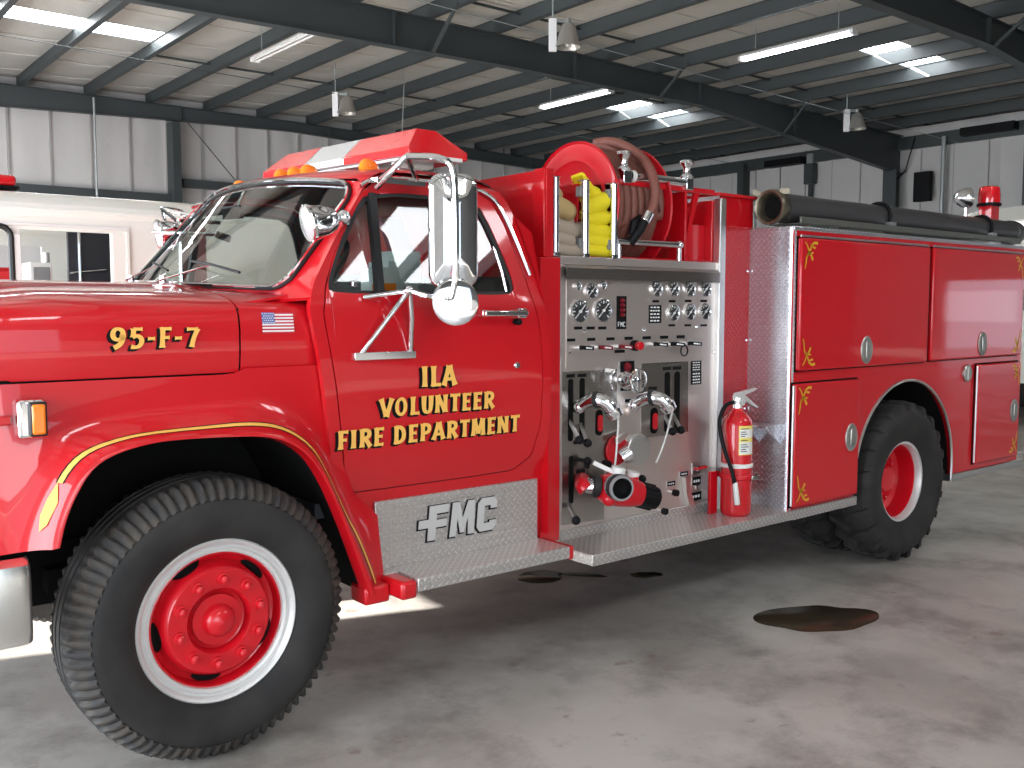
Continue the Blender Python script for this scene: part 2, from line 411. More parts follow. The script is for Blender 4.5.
for y in YF[:2] + (-5.2,):                        # columns of the rigid frames at the eave
    trim(MB().box((XR - .75, y - .012, 0), (XR - .1, y + .012, 6.1), 'frame').box((XR - .77, y - .2, 0), (XR - .75, y + .2, 5.45), 'frame').box((XR - .1, y - .12, 0), (XR - .08, y + .12, 6.1), 'frame'))
# cables running along X under the roof
trim(MB().tube([(XL, 9.0, 6.45), (XR - .2, 9.4, 6.0)], .008, 'galv', 5)); trim(MB().tube([(XL, 15.6, 6.50), (XR - .2, 16.0, 6.1)], .008, 'frame', 5))
# walls
def wallpanels(mb, x0, x1, y, z0, z1, step, m):
    """insulated wall: slightly billowed panels between vertical seams"""
    n = max(1, round((x1 - x0) / step)); rows = []
    for z in np.linspace(z0, z1, 7):
        r = []
        for i in range(n * 6 + 1):
            t = (i % 6) / 6; r.append((lerp(x0, x1, i / (n * 6)), y - .045 * abs(math.sin(PI * t)) ** .5 * (0.6 + .4 * math.sin(i * 1.7 + z)), z))
        rows.append(r)
    mb.grid(rows, m); return mb
for xx in np.arange(-5.4, XR - .5, .92): trim(MB().box((xx, YB - .13, 0), (xx + .035, YB - .04, 6.8), 'seam'))
b = wallpanels(MB(), XL, XR, YB - .05, 0, 6.95, 1.22, 'wall'); struct(b.box((XL, YB, 0), (XR, YB + .1, 7), 'wall'), 'wall_back')
for px in (175, 345, 30 - 140): # end-wall posts
    x = at(px, 150, y=21.3)[0] if px > 0 else .2
    trim(MB().box((x - .1, 21.15, 0), (x + .1, 21.6, 6.3), 'frame'))
for x0, x1, z in ((7.8, XR - .2, 4.72), (XL, 7.55, 4.30)):
    trim(MB().box((x0, 21.35, z), (x1, 21.6, z + .2), 'frame'))
trim(MB().tube([at(188, 123, y=21.25), at(250, 198, y=21.25)], .015, 'frame', 6))
trim(MB().tube([(5.57, 21.0, 6.6), (5.57, 21.0, .2)], .03, 'galv', 8))
cab_y = 15.0
trim(MB().tube([at(408, 0, y=cab_y), at(402, 135, y=cab_y), at(400, 300, y=cab_y)], .012, 'galv', 6))
# right (eave) wall with a bay door towards the camera side and one beyond the truck
def rot_wall(mb, y0, y1, x, z0, z1, m='wall', step=1.22):
    n = max(1, round((y1 - y0) / step)); rows = []
    for z in np.linspace(z0, z1, 5):
        rows.append([(x + .045 * abs(math.sin(PI * ((i % 6) / 6))) ** .5, lerp(y0, y1, i / (n * 6)), z) for i in range(n * 6 + 1)])
    mb.grid(rows, m); return mb
w = MB()
for y0, y1, z0, z1 in ((8.3, YB, 0, 6.6), (4.6, 8.3, 3.6, 6.6), (-6.0, 4.6, 0, 6.6), (-10.0, -7.8, 2.35, 6.6), (-7.8, -6.0, 0, 6.6), (YN, -10, 0, 6.6)):
    if y1 - y0 > .3: rot_wall(w, y0, y1, XR - .3, z0, z1)
    w.box((XR - .12, y0, z0), (XR, y1, z1), 'wall')
struct(w, 'wall_right')
for yy in np.arange(8.6, YB - .3, .92): trim(MB().box((XR - .30, yy, 0), (XR - .27, yy + .03, 6.4), 'seam'))
for i, px in enumerate((745, 1020 + 12)):
    y = at(px, 180, x=XR - .35)[1]; trim(MB().box((XR - .6, y - .12, 0), (XR - .25, y + .12, 6.2), 'frame'))
y = at(812, 180, x=XR - .35)[1]
trim(MB().box((XR - .45, y - .06, 0), (XR - .36, y + .06, 5.4), 'frame').box((XR - .55, y - .16, 5.35), (XR - .33, y + .16, 5.95), 'frame').box((XR - .5, y - .1, 5.95), (XR - .33, y + .1, 6.25), 'galv'))
for p0, p1, zz in ((770, 806, 163), (965, 1019, 131)):
    a_ = at(p0, zz + 3, x=XR - .4); b_ = at(p1, zz - 3, x=XR - .4)
    trim(MB().box((XR - .7, b_[1], a_[2] - .08), (XR - .36, a_[1], a_[2] + .12), 'black'))
trim(MB().box((XR - .4, 4.6, 6.0), (XR - .25, YB, 6.35), 'frame'))
a_ = at(930, 184, x=XR - .5)
eb = MB().box((XR - .55, a_[1] - .02, a_[2] - .45), (XR - .38, a_[1] + .45, a_[2] + .35), 'black').tube([(XR - .45, a_[1] + .5, 6.3), (XR - .45, a_[1] + .75, 5.4), (XR - .45, a_[1] + 1.3, 5.0), (XR - .45, a_[1] + 1.3, 4.5)], .02, 'black', 6)
tag(eb.build('junction_box', bevel=.01), 'black electrical box with dangling wire on the far right wall beside the column', 'electrical box')
trim(MB().tube([(XR - .5, a_[1] - .35, 6.2), (XR - .5, a_[1] - .35, 0)], .06, 'galv', 10))
# front wall with bay door openings, near wall with an open side
w = MB()
for y0, y1, z0, z1 in ((YN, -10.5, 0, 6.9), (-10.5, -5.2, 3.9, 6.9), (-5.2, -3.6, 0, 6.9), (-3.6, 9.5, 4.1, 6.9), (9.5, 11, 0, 6.9), (11, 16, 3.9, 6.9), (16, YB, 0, 6.9)):
    w.box((XL - .15, y0, z0), (XL, y1, z1), 'wall')
struct(w, 'wall_front')
w = MB()
for x0, x1, z0, z1 in ((XL, -5.9, 0, 6.9), (-5.9, 1.5, 4.5, 6.9), (1.5, XR, 0, 6.9)): w.box((x0, YN - .15, z0), (x1, YN, z1), 'walldark')
struct(w, 'wall_near')
# unseen slab and post, added to keep low sun off the truck's side
slab = MB()
for k in range(9): slab.box((XL - .35, -3.6, 2.15 + .22 * k), (XL - .30, 9.5, 2.36 + .22 * k), 'whitep')
struct(slab, 'sun_blocker_1')
trim(MB().box((XL - .4, -3.9, 0), (XL - .16, 3.42, 4.2), 'frame'))
# ------------------------------------------------------------------ lamps under the roof
def fluor(px0, py0, px1, py1, lit, label, zz):
    a = at(px0, py0, z=zz); b = at(px1, py1, z=zz); x = (a[0] + b[0]) / 2; y0, y1 = b[1], a[1]
    t = thing('fluorescent_light', label, 'light', (x, (y0 + y1) / 2, zz + .1), 'strip lights under the roof')
    MB().prism([(x - .10, y0, zz + .04), (x + .10, y0, zz + .04), (x + .045, y0, zz + .10), (x - .045, y0, zz + .10)], (0, y1 - y0, 0), 'whitep').build('housing', t)
    for s_ in (-1, 1):
        MB().cyl((x + s_ * .055, y0 + .03, zz + .012), (x + s_ * .055, y1 - .03, zz + .012), .024, 'tube' if lit else 'tubeoff', 10).build('tube', t)
        yy = y0 if s_ < 0 else y1
        MB().box((x - .09, yy - .03, zz - .02), (x + .09, yy + .03, zz + .06), 'whitep').build('end_cap', t)
    MB().cyl((x, y0 + .3, zz + .1), (x, y0 + .3, zc(x)), .008, 'galv', 6).cyl((x, y1 - .3, zz + .1), (x, y1 - .3, zc(x)), .008, 'galv', 6).build('hanger', t)
fluor(540, 108, 613, 92, True, 'lit strip light under the roof, above the hose reel', 6.35)
fluor(740, 60, 856, 34, True, 'lit strip light nearest the upper right, beyond the big rafter', 6.35)
fluor(254, 61, 315, 34, False, 'unlit strip light at the upper left, above the red light bar', 6.35)
def highbay(px, py, zz, label, side):
    p = at(px, py, z=zz); t = thing('high_bay_lamp', label, 'lamp', (p[0], p[1], zz + .3), 'bell shaped warehouse lamps')
    R_ = .215
    MB().lathe([(.05, .26), (.10, .24), (.135, .17), (.16, .06), (.18, -.02), (R_, -.10), (R_ + .01, -.12), (R_ - .01, -.12), (R_ - .02, -.1), (.15, .05), (.05, .20)], p, (0, 0, 1), 'lampgrey', 28).build('reflector', t)
    MB().ball((p[0], p[1], p[2] - .03), .06, 'clearlens', 14, (1, 1, 1.4)).build('bulb', t)
    sx, sy = _r[0] * side, _r[1] * side
    q = Vector((p[0] + sx * .25, p[1] + sy * .25, p[2]))
    MB().bar((q.x, q.y, zz - .18), (q.x, q.y, zz + .34), .10, .13, 'whitep', up=(sx, sy, 0)).build('ballast_box', t, bevel=.01)
    MB().bar((q.x, q.y, zz + .30), (p[0], p[1], zz + .30), .04, .04, 'galv').cyl((p[0], p[1], zz + .24), (p[0], p[1], zz + .34), .045, 'galv').tube([(q.x, q.y, zz + .32), (q.x, q.y, zc(q.x))], .015, 'galv', 6).build('bracket', t)
highbay(568, 40, 6.0, 'bell shaped lamp hanging in front of the big rafter, top centre', -1)
highbay(347, 108, 6.0, 'bell shaped lamp above the red light bar near the back wall', -1)
highbay(857, 124, 6.0, 'bell shaped lamp at the end of the big rafter, right', -1)

# ------------------------------------------------------------------ white truck in the next bay
WY = 4.4
wt = thing('white_truck', 'white boxy service truck parked behind the fire engine', 'truck', (2.2, 5.5, 0))
X0, X1, ZT = -1.3, 6.4, 2.50
body = MB()
DO = (.33, .97, .55, 2.205)      # sliding door opening
DO2 = (-.55, .27, 1.5, 2.225)    # front side window
def side_panel(mb, y, m, t):
    cells = [(X0, DO2[0], .5, 2.3), (DO2[0], DO2[1], .5, DO2[2]), (DO2[0], DO2[1], DO2[3], 2.3), (DO2[1], DO[0], .5, 2.3), (DO[0], DO[1], DO[3], 2.3), (DO[0], DO[1], .5, .55), (DO[1], X1, .5, 2.3)]
    for x0, x1, z0, z1 in cells: mb.box((x0, y, z0), (x1, y + t, z1), m)
side_panel(body, WY, 'white', .05); side_panel(body, WY + 2.15, 'white', .05)
body.box((X1 - .05, WY, .5), (X1, WY + 2.2, 2.3), 'white').box((X0, WY, .5), (X0 + .05, WY + 2.2, 1.3), 'white').box((X0, WY, .5), (X1, WY + 2.2, .56), 'grey')
body.build('body', wt)
roof = MB(); rows = []
for x in (X0, X1):
    rows.append([(x, WY + a, z) for a, z in ((-.006, 2.30), (-.006, 2.33), (.005, 2.40), (.06, 2.46), (.15, 2.49), (1.1, 2.56), (2.05, 2.49), (2.14, 2.46), (2.195, 2.40), (2.206, 2.33), (2.206, 2.30))])
roof.grid(rows, 'white').build('roof', wt, angle=30)
MB().box((X0, WY - .025, 2.335), (X1, WY + .0, 2.365), 'white').build('drip_rail', wt, bevel=.005)
MB().box((X0, WY - .015, 2.232), (1.1, WY, 2.255), 'ivory').build('door_track', wt, bevel=.004)
fr = MB().box((.27, WY - .02, .55), (.33, WY, 2.17), 'ivory').box((.97, WY - .012, .55), (1.07, WY, 2.20), 'white').box((1.07, WY - .02, .55), (1.10, WY, 2.22), 'white'); fr.build('door_post', wt, bevel=.004)
def rrect(x0, x1, z0, z1, y, r=.08, n=5):
    P = []
    for cx, cz, a0 in ((x1 - r, z1 - r, 0), (x0 + r, z1 - r, PI / 2), (x0 + r, z0 + r, PI), (x1 - r, z0 + r, 3 * PI / 2)):
        for i in range(n + 1): a = a0 + PI / 2 * i / n; P.append(Vector((cx + r * math.cos(a), y, cz + r * math.sin(a))))
    return P
MB().tube(rrect(DO2[0] - .0, DO2[1] - .0, 1.5, 2.225, WY - .01), .022, 'rubber', 8, closed=True).build('window_seal', wt)
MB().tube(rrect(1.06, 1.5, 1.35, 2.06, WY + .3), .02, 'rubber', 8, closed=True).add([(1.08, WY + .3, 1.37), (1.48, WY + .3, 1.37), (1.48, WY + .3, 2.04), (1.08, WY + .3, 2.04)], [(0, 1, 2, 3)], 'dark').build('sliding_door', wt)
# interior seen through the opening
inn = MB()
p = at(80, 262, y=WY + 1.2); q = at(95, 290, y=WY + 1.2)
inn.box((p[0] - .12, WY + 1.1, .9), (p[0] + .25, WY + 1.15, 1.96), 'grey').build('engine_cover', wt)
p0 = at(30, 262, y=WY + 1.0); p1 = at(52, 262, y=WY + 1.0)
MB().box((p0[0], WY + 1.0, .8), (p1[0], WY + 1.3, p0[2]), 'ivory').box((p0[0] + .02, WY + .99, .8), (p1[0] - .02, WY + 1.0, p0[2] - .04), 'grey').build('cabinet', wt, bevel=.01)
MB().box((at(68, 245, y=WY + .7)[0], WY + .7, .6), (at(68, 245, y=WY + .7)[0] + .5, WY + .74, 2.3), 'dark').tube([(at(79, 245, y=WY + .68)[0], WY + .68, 1.0), (at(79, 245, y=WY + .68)[0], WY + .68, 2.3)], .015, 'chrome', 8).tube([at(70, 273, y=WY + .68), at(106, 270, y=WY + .68)], .01, 'chrome', 8).build('bulkhead', wt)
MB().cyl((at(46, 262, y=WY + 1.1)[0], WY + 1.1, 1.97), (at(46, 262, y=WY + 1.1)[0], WY + 1.1, 2.1), .03, 'clearlens').build('extractor_pipe', wt)
MB().box((X0 + .1, WY + .1, .56), (X1 - .1, WY + 2.1, .6), 'grey').build('truck_floor', wt)
for xx in (-.35, 4.9):
    for yy in (WY + .02, WY + 1.93):
        MB().lathe([(.2, 0), (.3, -.02), (.42, .0), (.46, .05), (.46, .2), (.42, .25), (.2, .25)], (xx, yy, .46), (0, 1, 0), 'tyre', 32).build('wheel', wt)
MB().box((X0 - .12, WY + .05, .45), (X0, WY + 2.15, .68), 'chrome').build('bumper', wt, bevel=.02)
rb = MB(); bx, by = .10, WY + .45
rb.box((bx - .3, by - .1, 2.53), (bx + .32, by + 1.4, 2.555), 'black').build('light_bar_base', wt, bevel=.01)
MB().box((bx - .28, by - .1, 2.555), (bx + .30, by + 1.4, 2.635), 'redlens').build('red_light_bar', wt, bevel=.03, seg=3)
# red truck seen through the far window of the white truck
rt = thing('red_truck', 'red vehicle glimpsed through the open white truck, far left', 'truck', (0.6, 8.3, 0))
MB().box((-1.0, 7.6, .6), (1.0, 9.6, 2.05), 'red').build('body', rt, bevel=.04)
for xx in (-.4, .6): MB().lathe([(.2, 0), (.3, -.02), (.42, .0), (.46, .05), (.46, .2), (.2, .2)], (xx, 7.58, .46), (0, 1, 0), 'tyre', 32).build('wheel', rt)
MB().tube([(.42, 7.5, 1.1), (.42, 7.5, 2.0), (.5, 7.5, 2.0), (.5, 7.5, 1.1)], .02, 'chrome', 8).build('grab_rail', rt)
# ------------------------------------------------------------------ vehicle and bright bay door beyond the engine's tail
fv = thing('white_van', 'white van standing behind the tail of the fire engine, far right', 'van', (15.0, 5.0, 0))
VX, VY0, VY1 = 13.0, -1.2, 4.5
prof = [(VX, .55), (VX, 2.0), (VX + .1, 2.9), (VX + .35, 3.12), (VX + 2.2, 3.15), (VX + 2.3, 3.05), (VX + 2.3, .55)]
rows = []
for y_, k_ in ((VY0, 1.0), (3.0, 1.0), (3.6, .985), (4.0, .96), (4.3, .92), (4.5, .85)): rows.append([(x_, y_, .55 + (z_ - .55) * k_) for x_, z_ in prof])
MB().grid(rows, 'white', cyc=True).prism([Vector(p_) for p_ in rows[0]], (0, .01, 0), 'white').prism([Vector(p_) for p_ in rows[-1]], (0, .01, 0), 'white').build('body', fv, bevel=.03)
for yy in (-.3, 3.6):
    for xx in (VX, VX + 2.05): MB().lathe([(.2, 0), (.3, -.02), (.42, .0), (.45, .05), (.45, .2), (.42, .25), (.2, .25)], (xx, yy, .45), (1, 0, 0), 'tyre', 32).build('wheel', fv)
MB().box((VX - .012, 1.0, 1.6), (VX + .02, 3.2, 2.3), 'glassd').build('window', fv, bevel=.01)

# ================================================================== THE FIRE ENGINE
# x runs from nose to tail, y = 0 is the face of the near front rim, the truck's centre line is y = 1.1
CY = 1.10
WB = 4.531
YP = .18            # pump panel plane
YS = -.11           # body side plane
eng = thing('fire_engine', 'red volunteer fire engine with gold lettering filling the front of the bay', 'fire engine', (1.8, CY, 0))
def mir(v): return Vector((v[0], 2 * CY - v[1], v[2]))
def mirror_mb(mb):
    o = MB(); o.slots = list(mb.slots); o.v = [mir(v) for v in mb.v]; o.f = [f[::-1] for f in mb.f]; o.m = list(mb.m); return o
def both(mb, name, parent, **k):
    """the near one and its mirror image on the far side"""
    a = mb.build(name, parent, **k); b = mirror_mb(mb).build(name, parent, **k); return a, b
def sideY(z):       # cab side surface
    return float(np.interp(z, [.45, .87, .95, 1.10, 1.30, 1.45, 1.60, 1.66, 1.70, 2.12, 2.17, 2.21, 2.24], [.12, .10, .065, .04, .03, .03, .035, .045, .06, .17, .20, .28, .42]))
# ---- chassis
MB().box((-.75, .65, .50), (6.1, .73, .74), 'under').box((-.75, 1.47, .50), (6.1, 1.55, .74), 'under').box((-.5, .7, .55), (.9, 1.5, .95), 'under').box((1.0, .75, .48), (1.6, 1.45, .75), 'under').box((3.3, .3, .60), (6.1, 1.9, .72), 'under').box((1.75, .35, .6), (3.3, 1.9, .72), 'under').build('chassis', eng)
MB().cyl((0, .2, .50), (0, 2.0, .50), .06, 'under').ball((0, .9, .5), .12, 'under').bar((-.45, .55, .62), (.45, .55, .62), .08, .09, 'under').bar((-.45, 1.65, .62), (.45, 1.65, .62), .08, .09, 'under').build('front_axle', eng)
MB().cyl((WB, .2, .50), (WB, 2.0, .50), .09, 'under').ball((WB, 1.1, .52), .22, 'under').build('rear_axle', eng)
# ---- wheels
def lugs(mb, cx, cy, cz, r, n, y0, y1, rad, m, tip):
    for i in range(n):
        a = 2 * PI * (i + .35) / n; p = Vector((cx + r * math.cos(a), 0, cz + r * math.sin(a)))
        mb2 = MB(); mb2.lathe([(rad * 1.35, 0), (rad * 1.3, .25), (rad, .3), (rad * .95, .85), (rad * .5, 1.0)], (p.x, y0, p.z), (0, 1, 0), m, 6)
        yield MB().lathe([(rad * 1.5, 0), (rad * 1.45, (y1 - y0) * .3), (rad, (y1 - y0) * .32), (rad * .9, (y1 - y0) * .85), (rad * .5, (y1 - y0))], (p.x, y0, p.z), (0, 1, 0), m, 12)
def front_wheel(side):
    """built on the near side round (0,0,.515); side=-1 mirrors"""
    fx = (lambda q: q) if side > 0 else mirror_mb
    R, cz = .515, .515
    prof = [(.262, .015), (.296, .0), (.300, -.012), (.325, -.030), (.37, -.043), (.415, -.040), (.440, -.036), (.446, -.031), (.450, -.035), (.482, -.016), (.507, .014), (.515, .045), (.515, .085), (.507, .088), (.507, .098), (.515, .101), (.516, .130), (.508, .133), (.508, .143), (.516, .146), (.515, .175), (.507, .178), (.507, .188), (.515, .191), (.514, .225), (.492, .262), (.45, .275), (.37, .29), (.30, .26), (.262, .24)]
    mats = ['tyre' if not (8 <= j <= 10) else 'tyretread' for j in range(len(prof))]
    def rf(i, j, r):
        if j in (8, 9, 10, 11, 24, 25): return r - (.022 if j in (9, 10, 24) else .012) * (1 if i % 4 in (0,) else (.45 if i % 4 == 1 else 0))
        return r
    w = fx(MB().lathe(prof, (0, 0, cz), (0, 1, 0), 'tyre', 320, closed=True, mats=mats, rf=rf)).build('front_wheel', eng, angle=50)
    tag(w)
    fx(MB().lathe([(.246, .03), (.246, .012), (.250, .002), (.262, -.002), (.268, .006), (.276, .004), (.284, -.010), (.293, -.014), (.299, -.008), (.299, .01), (.27, .03)], (0, 0, cz), (0, 1, 0), 'silver', 72, closed=True)).build('rim_ring', w)
    fx(MB().lathe([(.247, .20), (.247, .012), (.241, .010), (.236, .020), (.232, .052), (.214, .060), (.205, .030), (.196, .002), (.186, -.008), (.120, -.008), (.112, .002), (.108, .030), (.096, .034), (.092, .012), (.056, .010), (.056, .20)], (0, 0, cz), (0, 1, 0), 'redp', 72, closed=True)).build('wheel_disc', w)
    fx(MB().lathe([(.060, .014), (.058, -.010), (.050, -.026), (.032, -.038), (.0001, -.042)], (0, 0, cz), (0, 1, 0), 'redp', 32)).build('hub_cap', w)
    for i in range(5):
        a = 2 * PI * i / 5 + math.radians(45)
        P = []
        for k in range(20):
            b = 2 * PI * k / 20; aa = a + .26 * math.cos(b); rr = .219 + .015 * math.sin(b)
            yy = float(np.interp(rr, [.196, .205, .214, .232], [.002, .030, .060, .052])) - .003
            P.append(Vector((rr * math.cos(aa), yy, cz + rr * math.sin(aa))))
        ctr = sum(P, Vector()) / 20
        fx(MB().add(P + [ctr], [(k, (k + 1) % 20, 20) for k in range(20)], 'under')).build('hand_hole', w)
    for g in lugs(None, 0, 0, cz, .153, 10, -.007, -.040, .0165, 'redp', 0): fx(g).build('lug_nut', w)
    return w
front_wheel(1); front_wheel(-1)
def rear_wheel(y0, y1, out):
    """chunky lug tyre between y0 and y1; out=-1 outer face towards -y"""
    R, cz = .52, .515; wd = y1 - y0; cx = WB
    prof = [(.262, .02), (.300, .0), (.33, -.012), (.40, -.022), (.455, -.012), (.478, .012), (.490, .03), (.494, wd / 2), (.490, wd - .03), (.478, wd - .012), (.455, wd + .012), (.40, wd + .022), (.33, wd + .012), (.300, wd), (.262, wd - .02)]
    w = MB().lathe(prof, (cx, y0, cz), (0, 1, 0), 'tyre', 72, closed=True).build('rear_wheel', eng)
    for s_ in (0, 1):     # staggered diagonal lugs
        for i in range(22):
            a = 2 * PI * (i + .5 * s_) / 22; mb = MB(); vs = []
            for (yy, rr, da, hw) in ((-.018, .448, -.02, .030), (.006, .512, 0, .042), (wd * .30, .524, .05, .040), (wd * .52, .522, .12, .034)):
                Y = y0 + (yy if s_ == 0 else wd - yy)
                for sg in (-1, 1):
                    for rad in (rr, .43 if yy < .01 else .48):
                        b = a + da + sg * hw * (1 if yy < .1 else .9); vs.append((cx + rad * math.cos(b), Y, cz + rad * math.sin(b)))
            fs = []
            for k in range(3):
                o = 4 * k; fs += [(o, o + 2, o + 6, o + 4), (o + 1, o, o + 4, o + 5), (o + 2, o + 3, o + 7, o + 6)]
            fs += [(0, 1, 3, 2), (12, 14, 15, 13)]
            mb.add(vs, fs, 'tyre').build('tread_lug', w, flat=True)
    return w
def rear_rim(w, ya, sg, mirror=False):
    cz, cx = .515, WB
    A = Vector((0, sg, 0))
    MB().lathe([(.236, .06), (.238, .040), (.242, .012), (.248, .0), (.262, .0), (.268, .008), (.276, .006), (.284, -.008), (.292, -.012), (.299, -.006), (.299, .02), (.27, .04)], (cx, ya, cz), A, 'silver', 64, closed=True).build('rim_ring', w)
    MB().lathe([(.245, .24), (.240, .042), (.233, .046), (.228, .155), (.20, .175), (.165, .165), (.10, .165), (.085, .15), (.08, .10), (.0001, .10)], (cx, ya, cz), A, 'redp', 64).build('wheel_disc', w)
    for g in range(10):
        a = 2 * PI * g / 10; p = (cx + .137 * math.cos(a), ya + sg * .165, cz + .137 * math.sin(a))
        MB().lathe([(.02, 0), (.019, .01), (.0135, .011), (.012, .035), (.006, .04)], p, -A, 'redp', 12).build('lug_nut', w)
w1 = rear_wheel(-.135, .125, 1); rear_rim(w1, -.107, 1)
rear_wheel(.20, .46, 1)
w2 = rear_wheel(2 * CY - .125, 2 * CY + .135, -1); rear_rim(w2, 2 * CY + .107, -1)
rear_wheel(2 * CY - .46, 2 * CY - .20, 1)
# ---- front fender with its flared, lipped wheel arch
LIP = [at(a, b, y=-.045) for a, b in ((60, 548), (66, 520), (76, 496), (91, 470), (112, 455), (150, 443), (185, 439), (225, 437), (262, 436), (288, 441), (309, 455), (324, 477), (338, 507), (352, 543), (371, 596))]
LIP = smooth([Vector((p.x, p.z, 0)) for p in LIP], 2)
LIP = [Vector((p.x, 0, p.y)) for p in LIP]; n = 60; LIP = resample(LIP, n)
OUT = resample([(-.95, 0, .82), (-.95, 0, 1.25), (-.93, 0, 1.398), (-.4, 0, 1.398), (.10, 0, 1.398), (.145, 0, 1.418), (.475, 0, 1.418), (.53, 0, 1.1), (.585, 0, .90), (.70, 0, .80), (.72, 0, .49)], n)
def fenderY(d): return -.045 + .115 * (1 - math.exp(-max(0, d - .02) / .075)) if d > .02 else -.045
rows = []
cx_, cz_ = 0, .62
for k in range(15):
    t = (k / 14) ** 1.5; r = []
    for a, b in zip(LIP, OUT):
        p = a.lerp(b, t); d = (p - a).length; y = fenderY(d)
        y += .010 * math.exp(-((d - .045) / .012) ** 2) * 0
        y += .16 * max(0, (-.62 - p.x) / .33) ** 2.2
        r.append(Vector((p.x, y, p.z)))
    rows.append(r)
rows = [[Vector((p.x * .985, .0, p.z - .006)) for p in rows[0]]] + rows
fen = MB().grid(rows, 'red', (0, .012, 0))
f1, f2 = both(fen, 'front_fender', eng, angle=60)
# gold pin stripe with thin black edge along the flare
def stripe(off, w_, m, lift, i0, i1):
    A, B = [], []
    for i in range(i0, i1):
        a, b = LIP[i], OUT[i]; u = (b - a).normalized()
        t0 = max(.002, off); p = a + u * t0; q = a + u * (t0 + w_)
        for pp, L in ((p, A), (q, B)):
            d = (pp - a).length; y = fenderY(d) + .16 * max(0, (-.62 - pp.x) / .33) ** 2.2
            L.append(Vector((pp.x, y - lift, pp.z)))
    return MB().grid([A, B], m)
both(stripe(.050, .013, 'gold', .0025, 8, 59), 'pin_stripe', f1) if False else stripe(.050, .013, 'gold', .0035, 7, 59).build('pin_stripe', f1)
stripe(.046, .021, 'black', .0025, 7, 59).build('pin_stripe_edge', f1)
sw = [(p.x, p.y, p.z) for p in ()]
# leaf shaped end of the stripe
i = 7; a, b = LIP[i], OUT[i]
base = a + (b - a).normalized() * .057
leaf = [(base.x - .004, base.z + .004), (base.x - .035, base.z - .045), (base.x - .060, base.z - .10), (base.x - .066, base.z - .15), (base.x - .046, base.z - .13), (base.x - .012, base.z - .06)]
def fy(x, z):
    dd = min((Vector((x, 0, z)) - q).length for q in LIP); return fenderY(dd) + .16 * max(0, (-.62 - x) / .33) ** 2.2
MB().add([(x, fy(x, z) - .006, z) for x, z in leaf], [tuple(range(len(leaf)))], 'gold').build('stripe_leaf', f1)
# wheel well liner
well = [[Vector((p.x, y, p.z - .0)) for p in LIP] for y in (.0, .3, .62)]
both(MB().grid(well, 'under').add([(p.x, .62, p.z) for p in LIP], [tuple(range(n))], 'under'), 'wheel_well', eng)
# fender foot behind the front wheel and its little red bracket by the step
both(MB().box((.585, -.035, .455), (.70, .09, .53), 'red'), 'fender_foot', eng, bevel=.012)
both(MB().box((.70, -.125, .475), (.775, .09, .55), 'red'), 'step_bracket', eng, bevel=.015)
# ---- hood: side panel folding over a soft edge to the top
def hood_section(x):
    k = max(0, (-x - .55) / .40)      # nose drops and narrows slightly
    return [(.088 + .05 * k, 1.417), (.078 + .05 * k, 1.48), (.075 + .05 * k, 1.56), (.085 + .05 * k, 1.615), (.098 + .05 * k, 1.642 - .02 * k), (.118 + .05 * k, 1.655 - .03 * k), (.17 + .05 * k, 1.672 - .04 * k), (.26 + .04 * k, 1.688 - .05 * k), (.40, 1.698 - .06 * k), (.62, 1.703 - .07 * k), (.72, 1.716 - .07 * k), (.80, 1.722 - .07 * k), (1.10, 1.726 - .07 * k)]
def full(sec): return sec + [(2 * CY - y, z) for y, z in sec[-2::-1]]
rows = [[Vector((x, y, z)) for y, z in full(hood_section(x))] for x in (-.95, -.85, -.7, -.5, -.3, -.1, .10, .132)]
TILT[0] = True
hood = MB().grid(rows, 'red', (0, 0, -.012)).build('hood', eng, angle=50)
def crease(z0, w_, dep): pass
rows = [[Vector((x, y, z)) for y, z in full(hood_section(-.2))] for x in (.139, .2, .30, .40, .475)]
cow = MB().grid(rows, 'red', (0, 0, -.012))
cow.build('cowl', eng, angle=50)
for yy in (.45, 1.3):     # cowl vent slots
    for k in range(14): pass
MB().box((-.93, .10, 1.390), (.14, 2.08, 1.409), 'under').box((.131, .095, 1.41), (.141, 2.1, 1.64), 'under').build('hood_gap', eng)
# lower body between hood line, fender and door on the cowl side is part of the fender sheet; front face
nose = MB().box((-.955, .18, .88), (-.90, 2.02, 1.62), 'red')
for k in range(6): nose.box((-.975, .45, .98 + .09 * k), (-.955, 1.75, 1.02 + .09 * k), 'chrome')
nose.build('grille', eng, bevel=.006)
for yy in (.30, 1.90): MB().lathe([(.095, 0), (.09, .03), (.05, .05), (.0001, .055)], (-.955, yy, 1.18), (-1, 0, 0), 'clearlens', 28).lathe([(.11, 0), (.11, .02), (.095, .03)], (-.955, yy, 1.18), (-1, 0, 0), 'chrome', 28).build('headlight', eng)
TILT[0] = False
